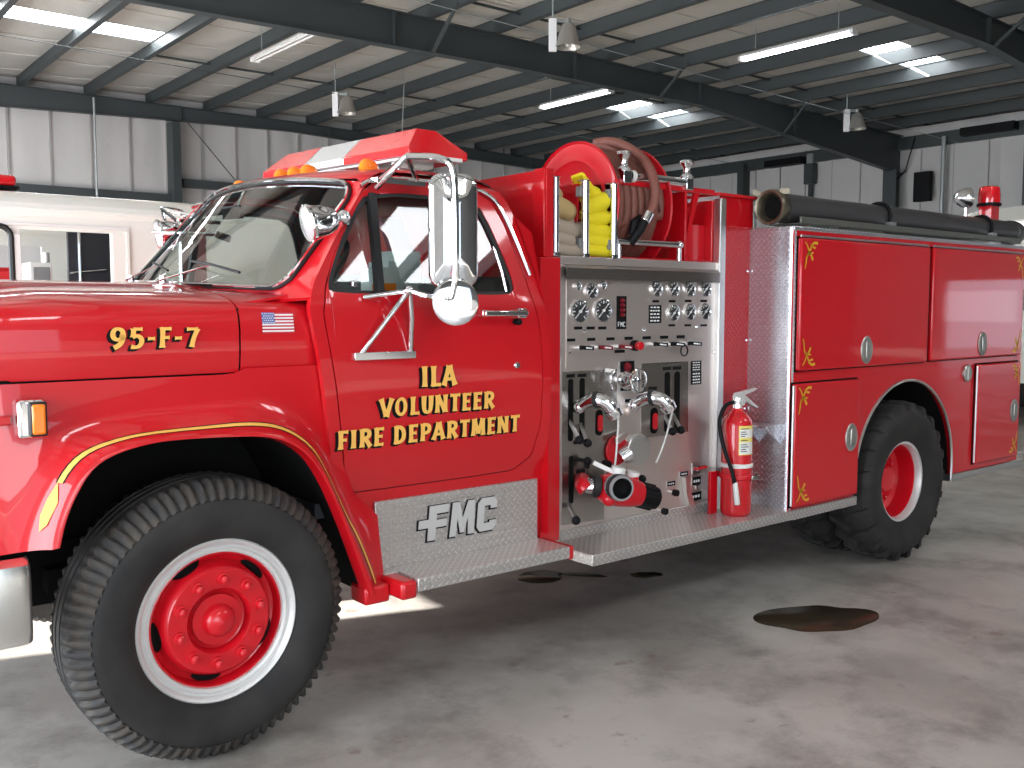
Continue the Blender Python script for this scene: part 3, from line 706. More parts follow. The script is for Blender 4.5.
# bumper with wrapped, rounded end
bp = [(-1.08, CY), (-1.08, .5), (-1.07, .15), (-1.03, .03), (-.95, -.03), (-.85, -.052), (-.66, -.055), (-.628, -.05), (-.618, -.03)]
bpl = smooth([Vector((x, y, 0)) for x, y in bp], 1)
bpf = [Vector((p.x, p.y, 0)) for p in bpl]; bpf = bpf + [Vector((p.x, 2 * CY - p.y, 0)) for p in bpf[-2::-1]] if False else [Vector((p.x, 2 * CY - p.y, 0)) for p in bpl[:0:-1]] + []
near = bpl; far = [mir(p) for p in bpl]; line = far[::-1] + near[1:]
zs = [(.575, .03), (.585, .008), (.62, 0), (.80, 0), (.835, .008), (.845, .03), (.85, .06)]
cen = Vector((.0, CY, 0))
rows = []
for z, ins in zs:
    r = []
    for p in line:
        d = (Vector((-.3, CY if abs(p.y - CY) < .9 else p.y, 0)) - p); d.z = 0
        if abs(p.y - CY) > 1.08: d = Vector((0, CY - p.y, 0))
        r.append(p + d.normalized() * ins + Vector((0, 0, z)))
    rows.append(r)
MB().grid(rows, 'bumper', (.0, .0, .0)).build('front_bumper', eng, angle=50)
MB().box((-1.0, .3, .60), (-.75, 1.9, .80), 'under').build('bumper_bracket', eng)
# turn signal on the fender corner
ts = MB().box((-.628, .015, 1.225), (-.545, .10, 1.350), 'chrome').build('turn_signal', eng, bevel=.012)
MB().box((-.592, -.008, 1.238), (-.550, .016, 1.337), 'amber').build('amber_lens', ts, bevel=.008)
MB().box((-.597, -.003, 1.232), (-.545, .016, 1.343), 'rubber').build('lens_rim', ts, bevel=.006)
MB().box((-.70, .04, 1.27), (-.64, .10, 1.30), 'red').build('signal_mount', ts, bevel=.005)
TILT[0] = True
# ---- cab shell
def sp(x, z, off=0): return Vector((x, sideY(z) + off, z))
# outlines in (x, z) on the side surface, listed clockwise from the lower front corner
CAB = [(.505, .87), (.475, 1.15), (.44, 1.42), (.40, 1.64), (.435, 1.74), (.545, 1.90), (.665, 2.06), (.735, 2.15), (.80, 2.195), (.95, 2.21), (1.20, 2.215), (1.38, 2.205), (1.45, 2.16), (1.50, 2.05), (1.56, 1.80), (1.615, 1.52), (1.62, 1.30), (1.62, 1.0), (1.62, .52), (1.3, .52), (1.0, .52), (.70, .52), (.60, .52), (.56, .70)]
DOOR = [(.56, .905), (.53, 1.10), (.50, 1.35), (.455, 1.62), (.485, 1.74), (.565, 1.90), (.645, 2.03), (.71, 2.12), (.78, 2.165), (.95, 2.18), (1.15, 2.18), (1.30, 2.165), (1.38, 2.12), (1.43, 2.02), (1.50, 1.80), (1.555, 1.55), (1.57, 1.35), (1.565, 1.10), (1.53, .96), (1.44, .895), (1.20, .89), (.95, .89), (.75, .89), (.60, .892)]
WIN = [(.515, 1.705), (.495, 1.715), (.492, 1.735), (.505, 1.77), (.535, 1.84), (.60, 1.945), (.66, 2.04), (.70, 2.085), (.75, 2.105), (.90, 2.12), (1.10, 2.12), (1.25, 2.11), (1.31, 2.08), (1.345, 2.01), (1.40, 1.86), (1.425, 1.77), (1.425, 1.725), (1.40, 1.705), (1.33, 1.70), (1.20, 1.70), (1.0, 1.70), (.85, 1.70), (.70, 1.70), (.60, 1.70)]
def loop3(L, off=0): return [Vector((x, 0, z)) for x, z in L]
def ring(outer, inner, n_, off, m, shrink=0.0, thick=.012):
    A, B = [Vector((x, 0, z)) for x, z in outer], [Vector((x, 0, z)) for x, z in inner]
    A2, B2 = [], []
    N = len(A)
    for L, O in ((A, A2), (B, B2)):
        for i in range(N):
            p, q = L[i], L[(i + 1) % N]
            for t in range(3): O.append(p.lerp(q, t / 3))
        O[:] = smooth(O, 2, True)
    rows = []
    for k in range(n_ + 1):
        rows.append([Vector((p.x, sideY(p.z) + off, p.z)) for p in (a.lerp(b, k / n_) for a, b in zip(A2, B2))])
    return MB().grid(rows, m, (0, thick, 0), cyc=True)
sc_ = lambda L, e: [(x + (e if x < 1.0 else -e), z + (e if z < 1.5 else -e)) for x, z in L]
cabm = ring(CAB, DOOR, 5, 0, 'red', thick=.03)
cab, cab2 = both(cabm, 'cab', eng, angle=50)
ring(DOOR, sc_(DOOR, .005), 1, .008, 'under', thick=.004).build('door_gap', cab)
ring([(x, z) for x, z in DOOR], WIN, 5, .032, 'headliner', thick=.004).build('door_trim', door) if False else None
dm = ring(sc_(DOOR, .005), WIN, 9, -.002, 'red', thick=.03)
door, door2 = both(dm, 'cab_door', eng, angle=50)
both(ring(sc_(DOOR, .02), WIN, 5, .034, 'headliner', thick=.004), 'door_trim', door)
WINi = [(x + (.018 if x < .9 else -.018) * (1 if (z > 1.72) else .6), z + (.012 if z < 1.72 else -.016)) for x, z in WIN]
both(ring(WIN, WINi, 1, .003, 'rubber', thick=.016), 'window_seal', door)
gl = smooth([Vector((x, 0, z)) for x, z in WINi], 2, True); gl = [Vector((v.x, sideY(v.z) + .014, v.z)) for v in gl]
cg = Vector((.95, sideY(1.9) + .014, 1.9))
both(MB().add(gl + [cg], [(i, (i + 1) % len(gl), len(gl)) for i in range(len(gl))], 'glassd'), 'window_glass', door)
vb = [sp(.722, 1.705, -.002), sp(.75, 2.105, -.002)]     # vent window divider
both(MB().bar(vb[0], vb[1], .035, .03, 'rubber'), 'vent_window_bar', door)
MB().box((.60, sideY(1.74) - .01, 1.725), (.625, sideY(1.74) + .01, 1.75), 'chrome').build('vent_latch', door, bevel=.004)
# rear window track lines
MB().tube([sp(1.325, 2.08, .012), sp(1.355, 1.95, .012), sp(1.385, 1.80, .012), sp(1.392, 1.715, .012)], .006, 'chrome', 6).build('window_track', door)
# belt swage line pressed into the door
hd = thing('door_handle', None, None, (1.49, 0, 1.62)); hd.parent = door; hd.location = Vector((0, 0, 0)); COL.objects.unlink(hd); bpy.data.objects.remove(hd)
hx0, hx1, hz = at(483, 311, y=-.01)[0], at(526, 313, y=-.01)[0], at(505, 312, y=-.01)[2]
MB().box((hx0, -.03, hz - .012), (hx1, -.008, hz + .012), 'chrome').box((hx0 - .0, -.012, hz - .014), (hx0 + .03, .035, hz + .014), 'chrome').box((hx1 - .05, -.02, hz - .022), (hx1, .035, hz + .022), 'chrome').cyl((hx1 - .03, -.008, hz - .04), (hx1 - .03, .035, hz - .04), .014, 'black').build('door_handle', door, bevel=.005)
lk = at(516.5, 364.5, y=.03); MB().lathe([(.0001, -.008), (.012, -.008), (.016, -.003), (.017, .004)], (lk.x, .026, lk.z), (0, 1, 0), 'chrome', 16).build('door_lock', door)
# rain gutter above the door
g = [sp(.705, 2.135, -.012), sp(.76, 2.165, -.016), sp(.85, 2.183, -.018), sp(1.1, 2.188, -.02), sp(1.30, 2.178, -.018), sp(1.39, 2.135, -.016), sp(1.44, 2.04, -.014), sp(1.49, 1.90, -.012), sp(1.525, 1.79, -.012)]
gu = MB().tube(smooth(g, 2), .009, 'chrome', 8); both(gu, 'rain_gutter', cab)
# roof and rear wall, windshield header
def roofz(y):   # crown
    t = abs(y - CY) / (CY - .28); return 2.228 + .028 * (1 - min(1, t) ** 2.2)
rows = []
ysr = [.235, .26, .30, .38, .5, .8, 1.1]; ysr = ysr + [2 * CY - y for y in ysr[-2::-1]]
for x, dz, ins in ((.745, -.055, .0), (.785, -.028, 0), (.84, -.008, 0), (.92, 0, 0), (1.1, .004, 0), (1.36, -.004, 0), (1.44, -.03, 0), (1.475, -.08, 0), (1.52, -.25, 0), (1.60, -.60, 0), (1.62, -.9, 0), (1.62, -1.65, 0)):
    r = []
    for y in ysr:
        z = roofz(y) + dz; edge = abs(y - CY) / CY
        xx = x - (.10 * (1 - ((y - CY) / (CY - .235)) ** 2)) * (1 if x < .8 else (.5 if x < 1 else 0))
        if dz > -.2 and y in (ysr[0], ysr[-1]): z -= .015
        yy = y
        if dz < -.2: yy = CY + (y - CY) * (CY - .05) / (CY - .235)
        r.append(Vector((xx, yy, z)))
    rows.append(r)
MB().grid(rows, 'red').build('cab_roof', eng, angle=50)
MB().grid([[p + Vector((-.02 if p.x > 1.5 else 0, 0, -.03)) for p in r] for r in rows[2:7]], 'headliner').build('headliner', eng, angle=50)
MB().add([(1.60, .2, 1.62), (1.60, 2.0, 1.62), (1.55, 1.9, 2.05), (1.55, .3, 2.05)], [(0, 1, 2, 3)], 'dark').box((1.57, .15, .9), (1.6, 2.05, 1.7), 'dark').build('rear_cab_lining', eng)
# windshield: curved sheet between cowl and header
def wsb(t):  # bottom edge, t in -1..1
    return Vector((.375 - .155 * (1 - t * t), CY + .90 * t, 1.715 - .004 * abs(t)))
def wst(t): return Vector((.755 - .105 * (1 - t * t), CY + .84 * t, 2.150 + .045 * (1 - abs(t) ** 2.2)))
def wsp(u, v):
    """u along the width, v up; corners rounded by pulling in"""
    return wsb(u).lerp(wst(u), v)
def wsedge(e=0.0, n_=10):
    P = []; r = .16; rv = .22
    for cu, cv, a0 in ((1 - r * .8, 1 - rv, 0), (-1 + r * .8, 1 - rv, PI / 2), (-1 + r * .5, rv * .6, PI), (1 - r * .5, rv * .6, 3 * PI / 2)):
        ru = (r * .8 if cv > .5 else r * .5); rvv = rv if cv > .5 else rv * .6
        for i in range(n_ + 1):
            a = a0 + PI / 2 * i / n_; u = cu + (ru + e) * math.cos(a); v = cv + (rvv + e * 2) * math.sin(a)
            P.append((u, v))
    Q = []
    for i in range(len(P)):
        a, b = P[i], P[(i + 1) % len(P)]; d = abs(a[0] - b[0]); k = max(1, int(d / .1))
        for j in range(k): Q.append((lerp(a[0], b[0], j / k), lerp(a[1], b[1], j / k)))
    return Q
E_ = wsedge()
rows = [[wsp(lerp(0, u, k / 6), lerp(.5, v, k / 6)) for u, v in E_] for k in range(7)]
ws = MB().grid(rows, 'glass', cyc=True).build('windshield', eng, angle=60)
# red surround between glass edge and cab: A-pillars
def band(P, Q, m, off=Vector((0, 0, 0))): return MB().grid([P, Q], m, (.01, 0, -.01), cyc=True)
edge = [wsp(u, v) for u, v in E_]; nrm = Vector((-.82, 0, .5)).normalized()
MB().tube([p + nrm * .004 for p in edge], .011, 'rubber', 8, closed=True).build('windshield_seal', ws)
MB().tube([p + nrm * .018 for p in edge], .0075, 'chrome', 6, closed=True).build('chrome_trim', ws)
def outer(u, v):     # the sheet metal edge around the glass
    k = max(abs(u), 0)
    if abs(u) < .70 and v > .5: return Vector((wsp(u, 1).x + .02, wsp(u, 1).y, roofz(wsp(u, 1).y) - .045))
    return None
sur = []
for u, v in E_:
    s_ = 1 if u > 0 else -1
    if v > .93: y = CY + u * .90; o = Vector((.745 - .10 * (1 - ((y - CY) / (CY - .235)) ** 2), CY + u * .90, 2.155 + .048 * (1 - min(1, abs(u)) ** 2.2)))
    elif v < .07: o = Vector((.33 - .155 * (1 - u * u), CY + u * .97, 1.672))
    else:
        z = lerp(1.672, 2.155, (v - .05) / .9); xe = float(np.interp(z, [1.64, 1.74, 1.90, 2.06, 2.14, 2.19], [.40, .435, .545, .665, .735, .80]))
        yy = sideY(z); o = Vector((xe, yy if s_ < 0 else 2 * CY - yy, z))
    sur.append(o)
MB().grid([[p - Vector((.0, 0, .004)) for p in edge], sur], 'red', (.012, 0, -.01), cyc=True).build('windshield_frame', eng, angle=60)
# cowl top strip in front of the glass
cr = []
for x_, dz in ((.135, .0), (.25, .0)): pass
cr = [[Vector((lerp(.14, wsb(t).x, k), CY + (.96 * t), lerp(1.708 - .052 * abs(t) ** 3, wsb(t).z - .018, k))) for t in np.linspace(-1, 1, 21)] for k in (0, .5, 1)]
MB().grid(cr, 'red', (0, 0, -.01)).build('cowl_top', eng, angle=60)
vm = MB()
for k in range(22): vm.box((.20, .55 + k * .022, 1.716), (.225, .56 + k * .022, 1.724), 'under')
vm.build('cowl_vents', eng)
# pillar filler between cowl corner and door
# wipers
for t0, t1 in ((-.42, .02), (.28, .72)):
    p = wsb(t0 + .35) + Vector((-.03, 0, .0)); q = wsp(t0, .16) + nrm * .03
    wp = MB().tube([p, p + nrm * .03, q], .004, 'chrome', 6).tube([wsp(t0 - .28, .10) + nrm * .03, q + nrm * .006, wsp(t0 + .25, .20) + nrm * .02], .006, 'black', 6).cyl(p, p + Vector((0, 0, .04)), .014, 'chrome').build('wiper', ws)
# interior
MB().prism([(.36, .2, 1.69), (.30, .25, 1.70), (.62, .25, 1.66), (.66, .25, 1.45), (.4, .25, 1.4)], (0, 1.7, 0), 'dash').build('dashboard', eng, bevel=.01)
swc = Vector((.70, .58, 1.78)); ax = Vector((-.75, 0, .6)).normalized(); e1 = Vector((0, 1, 0)); e2 = ax.cross(e1)
stw = MB().tube([swc + (e1 * math.cos(a) + e2 * math.sin(a)) * .20 for a in np.linspace(0, 2 * PI, 33)[:-1]], .013, 'black', 8, closed=True)
for a in (PI / 2 + .2, -PI / 6, PI + PI / 6): stw.bar(swc + ax * .03, swc + (e1 * math.cos(a) + e2 * math.sin(a)) * .195, .02, .012, 'black')
stw.cyl(swc + ax * .04, swc - ax.cross(Vector()) + ax * -.0 + Vector((-.3, 0, -.25)), .025, 'black').build('steering_wheel', eng)
MB().box((1.0, .18, 1.25), (1.5, 2.0, 1.40), 'dark').box((1.42, .2, 1.40), (1.54, 2.0, 1.78), 'dark').build('bench_seat', eng, bevel=.03)
MB().box((.45, .12, .80), (1.6, 2.08, .86), 'dark').build('cab_floor', eng)
MB().bar((.56, 1.02, 2.06), (.56, 1.22, 2.06), .02, .06, 'black').cyl((.58, 1.12, 2.08), (.62, 1.12, 2.16), .008, 'chrome').build('rear_view_mirror', eng)
bl = [at(382, 222, y=.9), at(402, 222, y=.9), at(418, 262, y=.9), at(395, 262, y=.9)]
MB().prism(bl, (0, .05, 0), 'belt').build('sun_visor_strap', eng)
# ---- roof lights
def clearance(p, label=None):
    mb = MB()
    rows = []
    for k in range(7):
        a = PI / 2 * k / 6; r = math.cos(a); rows.append([Vector((p[0] + .052 * (math.cos(b) * r) * (1.2 if math.cos(b) > 0 else .7) + .02, p[1] + .026 * math.sin(b) * r, p[2] + .050 * math.sin(a) ** .8)) for b in np.linspace(0, 2 * PI, 17)[:-1]])
    mb.grid(rows, 'amber', cyc=True)
    o = mb.build('clearance_light', eng, angle=60)
    MB().lathe([(.036, 0), (.035, .006), (.02, .006)], (p[0] + .03, p[1], p[2] - .008), (0, 0, 1), 'chrome', 20).build('lamp_base', o)
for yy, x_, dz in ((.42, .86, 0), (.96, .85, 0), (1.10, .85, 0), (1.25, .85, 0), (1.78, .86, 0)): clearance((x_, yy, roofz(yy) - .004 + dz))
# light bar: long box with sloped faces, red ends and grille centre
LX, LZ = 1.155, 2.30; y0, y1 = .27, 1.75
sec = [(-.15, 0), (-.15, .035), (-.045, .135), (.06, .135), (.165, .035), (.165, 0)]
def lsec(y, k=1.0, cut=0): return [Vector((LX + x * k, y, LZ + z)) for x, z in sec]
lb = MB().box((LX - .13, y0 + .05, LZ - .015), (LX + .14, y1 - .05, LZ + .0), 'clearlens').build('light_bar', eng, bevel=.004)
def seg_(ya, yb, m, name, taper=None):
    rows = [lsec(ya), lsec(yb)]
    if taper == 0: rows = [[Vector((LX + x, ya + (.10 if z > .05 else 0), LZ + z)) for x, z in sec], lsec(yb)]
    if taper == 1: rows = [lsec(ya), [Vector((LX + x, yb - (.10 if z > .05 else 0), LZ + z)) for x, z in sec]]
    mb = MB(); mb.grid(rows, m)
    mb.add(rows[0], [tuple(range(6))], m).add(rows[-1], [tuple(range(6))[::-1]], m).add([rows[0][0], rows[0][5], rows[1][5], rows[1][0]], [(0, 1, 2, 3)], m)
    return mb.build(name, lb, bevel=.004)
seg_(y0, y0 + .58, 'redlens', 'red_lens', 0); seg_(y0 + .58, y0 + .60, 'chrome', 'divider'); seg_(y0 + .60, y0 + .98, 'clearlens', 'speaker_grille'); seg_(y0 + .98, y0 + 1.0, 'chrome', 'divider'); seg_(y0 + 1.0, y1, 'redlens', 'red_lens', 1)
for yy in (y0 + .2, y1 - .2): MB().cyl((LX, yy, LZ + .01), (LX, yy, LZ + .09), .05, 'redp', 20).build('rotator', lb)
MB().box((LX - .11, y0 - .012, LZ - .012), (LX + .13, y0 + .05, LZ + .006), 'ivory').build('end_plate', lb, bevel=.003)
for yy in (y0 + .2, y1 - .2): MB().box((LX - .10, yy - .03, roofz(yy) - .01), (LX + .10, yy + .03, LZ - .01), 'chrome').build('mounting_foot', lb, bevel=.005)
# ---- spotlights on the pillars
def spotlight(c, d, tip, name='spotlight', k=1.0):
    d = Vector(d).normalized(); c = Vector(c)
    o = MB().lathe([(a * k, b * k) for a, b in ((.0001, -.105), (.022, -.100), (.040, -.085), (.055, -.048), (.064, 0), (.068, .004), (.068, .014), (.063, .018))], c, d, 'chrome', 32).build(name, eng)
    MB().lathe([(.063 * k, .014 * k), (.045 * k, .024 * k), (.0001, .028 * k)], c, d, 'clearlens', 32).build('lens', o)
    MB().tube([c - d * .10, c - d * .15 + Vector((0, 0, -.01)), Vector(tip)], .013, 'chrome', 8).ball(c - d * .135, .028, 'chrome').build('pivot_arm', o)
    return o
spotlight((.42, .05, 1.965), (-.97, .12, -.22), (.615, .13, 1.975), k=1.08)
spotlight((.575, 2.15, 1.985), (-.97, .12, -.15), (.72, 2.08, 1.97), k=1.25)
MB().cyl((.50, 2.06, 1.99), (.78, 1.80, 1.985), .012, 'chrome').cyl((.76, 1.82, 1.985), (.82, 1.78, 1.96), .02, 'black').build('spotlight_handle', eng)
# ---- west coast mirrors
def mirror(near=True):
    fx = (lambda q: q) if near else mirror_mb
    mc = Vector((.935, -.16, 1.955)); hh, ww = .226, .098
    nx = Vector((math.cos(.55), math.sin(.55) * 1, 0))      # normal of the housing back roughly toward the front-left
    rt_ = Vector((.80, -.35, 0)).normalized(); up = Vector((0, 0, 1)); nn = rt_.cross(up)  # outward (towards camera/front)
    if nn.y > 0: nn = -nn
    def rr(w_, h_, r, dep):
        P = []
        for cx, cz, a0 in ((w_ - r, h_ - r, 0), (-w_ + r, h_ - r, PI / 2), (-w_ + r, -h_ + r, PI), (w_ - r, -h_ + r, 3 * PI / 2)):
            for i in range(7):
                a = a0 + PI / 2 * i / 6; P.append(mc + rt_ * (cx + r * math.cos(a)) + up * (cz + r * math.sin(a)) + nn * dep)
        return P
    rows = [rr(ww, hh, .055, -.03), rr(ww, hh, .055, -.006), rr(ww - .006, hh - .006, .05, .002), rr(ww - .02, hh - .02, .04, .004), rr(ww * .55, hh - .075, .02, .026), rr(.012, hh - .12, .006, .03)]
    h = fx(MB().grid(rows, 'chrome', cyc=True).add(rows[-1], [tuple(range(28))], 'chrome').add(rows[0], [tuple(range(28))[::-1]], 'clearlens')).build('side_mirror', eng, angle=50)
    T = lambda a, b, c_: mc + rt_ * a + up * b + nn * c_
    fx(MB().tube(smooth([T(-.19, hh + .055, .02), T(-.06, hh + .06, .02), T(-.01, hh + .03, .03), T(.0, hh - .08, .042), T(.0, -hh + .06, .042), T(-.01, -hh - .02, .03), T(-.02, -hh - .045, .02), T(-.10, -hh - .04, .0), Vector((.795, -.045, 1.715))], 2), .013, 'chrome', 8)).build('mirror_loop', h)
    fx(MB().tube([T(-.19, hh + .055, .02), Vector((.76, .10, 2.165))], .011, 'chrome', 8).tube([T(-.19, hh + .055, .02), Vector((.95, .13, 2.175))], .011, 'chrome', 8).tube([T(-.19, hh + .055, .02), Vector((.72, .07, 2.12))], .010, 'chrome', 8).box((.755, .12, 2.150), (.99, .17, 2.170), 'chrome')).build('upper_arm', h)
    a = Vector((.795, -.045, 1.715)); b = Vector((.605, .025, 1.452)); c_ = Vector((.845, .025, 1.452)); d_ = Vector((.635, .04, 1.685))
    fx(MB().tube([a, b], .011, 'chrome', 8).tube([Vector((.755, -.045, 1.70)), Vector((.76, .0, 1.6)), Vector((.84, .02, 1.50)), c_] if False else [Vector((.80, -.045, 1.71)), Vector((.83, -.01, 1.60)) , c_], .011, 'chrome', 8).tube([d_, a], .010, 'chrome', 8).box((.58, .012, 1.437), (.865, .03, 1.468), 'chrome').ball(a, .022, 'chrome')).build('lower_arm', h, bevel=.002)
    rc = T(.0, -hh - .055, .018)
    fx(MB().lathe([(.0001, -.03), (.05, -.026), (.085, -.008), (.094, .0), (.094, .008), (.085, .012), (.0001, .004)], rc, nn, 'chrome', 36).cyl(T(0, -hh - .0, .0), rc + up * .07, .008, 'chrome')).build('round_mirror', h)
mirror(True); mirror(False)
for o in eng.children:
    if o.name.startswith('side_mirror') and o.location.y > 0: o.location += Vector((-.12, 0, -.10))

TILT[0] = False

# ---- step below the door, with the maker's emblem
MB().box((.776, -.125, .50), (1.60, .10, .555), 'diamond').box((.71, .02, .50), (.776, .10, .555), 'diamond').build('cab_step', eng, bevel=.004)
MB().box((.705, .085, .55), (1.585, .10, .842), 'diamond').build('step_riser', eng, bevel=.003)
both(MB().box((1.602, -.115, .49), (1.635, .10, .552), 'red'), 'step_corner', eng, bevel=.006)
mirror_mb(MB().box((.735, -.125, .50), (1.60, .10, .555), 'diamond')).build('cab_step', eng, bevel=.004)
def emblem():
    x0, x1, z0, z1 = .915, 1.335, .640, .790; w_ = x1 - x0; h_ = z1 - z0
    L = {   # outlines in units of the emblem box
        'F': [(.12, .0), (.215, .0), (.215, .36), (.345, .36), (.345, .58), (.215, .58), (.215, .76), (.36, .76), (.36, 1.0), (.12, 1.0), (.12, .62), (.0, .62), (.0, .38), (.12, .38)],
        'M': [(.395, .0), (.47, .0), (.485, .52), (.53, .08), (.575, .08), (.62, .52), (.635, .0), (.71, .0), (.695, 1.0), (.61, 1.0), (.552, .50), (.495, 1.0), (.41, 1.0)],
        'C': [(1.0, .30), (1.0, .12), (.96, .0), (.79, .0), (.745, .14), (.745, .86), (.79, 1.0), (.96, 1.0), (1.0, .88), (1.0, .66), (.915, .66), (.915, .76), (.835, .76), (.835, .24), (.915, .24), (.915, .30)]}
    for ch, P in L.items():
        skew = lambda a, b: (x0 + (a + .035 * (b - .5)) * w_, z0 + b * h_)
        c_ = (sum(p[0] for p in P) / len(P), sum(p[1] for p in P) / len(P))
        big = []
        n_ = len(P)
        for i in range(n_):        # outset outline
            a, b, d = Vector(P[i - 1]), Vector(P[i]), Vector(P[(i + 1) % n_])
            a = Vector((a.x * w_, a.y * h_)); b = Vector((b.x * w_, b.y * h_)); d = Vector((d.x * w_, d.y * h_))
            area_ = 1
            u = (b - a).normalized(); v = (d - b).normalized(); n1 = Vector((u.y, -u.x)); n2 = Vector((v.y, -v.x)); m_ = (n1 + n2)
            m_ = m_ / max(.6, m_.length_squared) * 2 * .5
            big.append((b + m_ * .010))
        sgn = sum(P[i - 1][0] * P[i][1] - P[i][0] * P[i - 1][1] for i in range(n_))
        if sgn < 0: big = [Vector((P[i][0] * w_, P[i][1] * h_)) * 2 - big[i] for i in range(n_)]
        MB().prism([(x0 + p.x + .035 * (p.y / h_ - .5) * w_ - .003, .0815, z0 + p.y - .002) for p in big], (0, .005, 0), 'black').build('emblem_backing', eng, flat=True)
        MB().prism([(skew(*p)[0], .0785, skew(*p)[1]) for p in P], (0, .0035, 0), 'silver').build('emblem_letter', eng, flat=True)
emblem()
# ---- running board
rbm = MB().box((1.74, -.13, .438), (3.30, .19, .492), 'diamond').box((3.30, -.13, .438), (3.965, -.085, .492), 'diamond').box((1.78, .165, .49), (3.27, .182, .545), 'diamond')
rbm.build('running_board', eng, bevel=.004)
mirror_mb(MB().box((1.74, -.13, .438), (3.965, .19, .492), 'diamond')).build('running_board', eng)
MB().box((5.17, -.115, .44), (6.28, .0, .487), 'alu').build('rear_kick_rail', eng, bevel=.006)
MB().box((6.18, .0, .44), (6.55, 2.2, .50), 'diamond').build('tail_step', eng, bevel=.006)
# ---- pump module shell
fm = MB().box((1.665, .12, .50), (1.70, 2.08, 2.285), 'red').box((1.618, .105, .52), (1.742, .19, 1.875), 'red').box((1.655, .125, 1.88), (1.715, .20, 2.290), 'red').box((1.71, .175, 1.87), (1.768, .21, 2.27), 'red').build('module_front_wall', eng, bevel=.003)
MB().box((1.77, 2.0, .49), (3.28, 2.06, 1.88), 'red').box((1.70, .19, 1.862), (3.2, 2.0, 1.885), 'redp').build('module_shell', eng)
MB().box((1.742, .150, .492), (1.790, .20, 1.880), 'alu').build('corner_trim', eng, bevel=.006)
MB().box((2.970, .150, .492), (3.022, .20, 2.245), 'alu').build('corner_trim', eng, bevel=.006)
rs = MB().box((3.02, .185, .492), (3.285, .20, 2.10), 'reddiamond').build('tread_panel_red', eng)
MB().box((3.02, .18, 2.095), (3.30, .20, 2.265), 'red').box((2.95, .15, 2.258), (3.32, .50, 2.275), 'red').box((3.285, .185, 2.08), (3.30, 1.0, 2.26), 'alu').build('module_top_corner', eng, bevel=.003)
for z_ in (.75, 1.05, 1.45, 1.85): MB().lathe([(.0001, -.005), (.008, -.003), (.009, 0)], (3.262, .185, z_), (0, 1, 0), 'chrome', 10).build('screw', rs)
panel = MB().box((1.790, YP, .545), (2.985, YP + .02, 1.865), 'steel').build('pump_panel', eng, bevel=.002)
G = lambda px, py, d=0: Vector((at(px, py, y=YP - d).x, YP - d, at(px, py, y=YP - d).z))
# the shade folded out above the gauges
pa, pb = G(566, 271), G(719, 279)
MB().prism([(1.82, YP, 1.846), (1.82, YP - .030, 1.826), (1.82, YP - .030, 1.778), (1.82, YP - .034, 1.778), (1.82, YP - .035, 1.832), (1.82, YP, 1.856)], (1.15, 0, 0), 'steel2').build('light_shield', panel)
MB().box((1.80, YP - .012, 1.85), (2.99, YP + .02, 1.890), 'steel').build('panel_top_angle', panel, bevel=.002)
MB().box((1.845, YP - .004, 1.345), (2.93, YP, 1.775), 'steel').build('gauge_plate', panel, bevel=.001)
SC = {}
def zr(px, py, r): return abs(at(px, py - r, y=YP).z - at(px, py + r, y=YP).z) / 2
def gauge(px, py, r, needle=.8, label='gauge'):
    p = G(px, py); R = zr(px, py, r); mb = MB()
    mb.lathe([(R * 1.0, 0), (R * 1.0, -.008), (R * .96, -.013), (R * .90, -.014), (R * .88, -.010)], (p.x, YP - .004, p.z), (0, 1, 0), 'chrome', 32)
    o = mb.build('gauge', panel)
    f = MB().lathe([(R * .89, 0), (.0001, -.0001)], (p.x, YP - .0135, p.z), (0, 1, 0), 'face', 32)
    for k in range(13):
        a = math.radians(225 - 270 * k / 12); c_, s_ = math.cos(a), math.sin(a)
        r0 = R * (.56 if k % 2 == 0 else .68)
        f.bar((p.x + c_ * r0, YP - .0145, p.z + s_ * r0), (p.x + c_ * R * .80, YP - .0145, p.z + s_ * R * .80), R * (.10 if k % 2 == 0 else .05), .001, 'whitep', up=(0, 1, 0))
    f.build('gauge_face', o)
    a = math.radians(225); c_, s_ = math.cos(a), math.sin(a)
    MB().bar((p.x + c_ * R * .72, YP - .0165, p.z + s_ * R * .72), (p.x - c_ * R * .5, YP - .0165, p.z - s_ * R * .5), R * .07, .001, 'whitep', up=(0, 1, 0)).cyl((p.x, YP - .019, p.z), (p.x, YP - .0135, p.z), R * .12, 'whitep', 12).build('needle', o) if False else \
    MB().bar((p.x + c_ * R * .72, YP - .0165, p.z + s_ * R * .72), (p.x - c_ * R * .5, YP - .0165, p.z - s_ * R * .5), R * .07, .001, 'whitep', up=(0, 1, 0)).cyl((p.x, YP - .019, p.z), (p.x, YP - .0135, p.z), R * .12, 'whitep', 12).build('gauge_needle', f_parent(o))
    return o
def f_parent(o): return panel
for g_ in ((578.5, 311.5, 12.2), (601.8, 310.5, 12.2), (590.4, 291, 8), (577, 286, 4.3), (602, 285.5, 4.3), (655.6, 289, 8), (672.6, 288.7, 8), (688.8, 289, 8), (704.6, 289, 8), (672.4, 313, 8.4), (688.8, 312, 8.4), (704, 311.5, 8.4)): gauge(*g_)
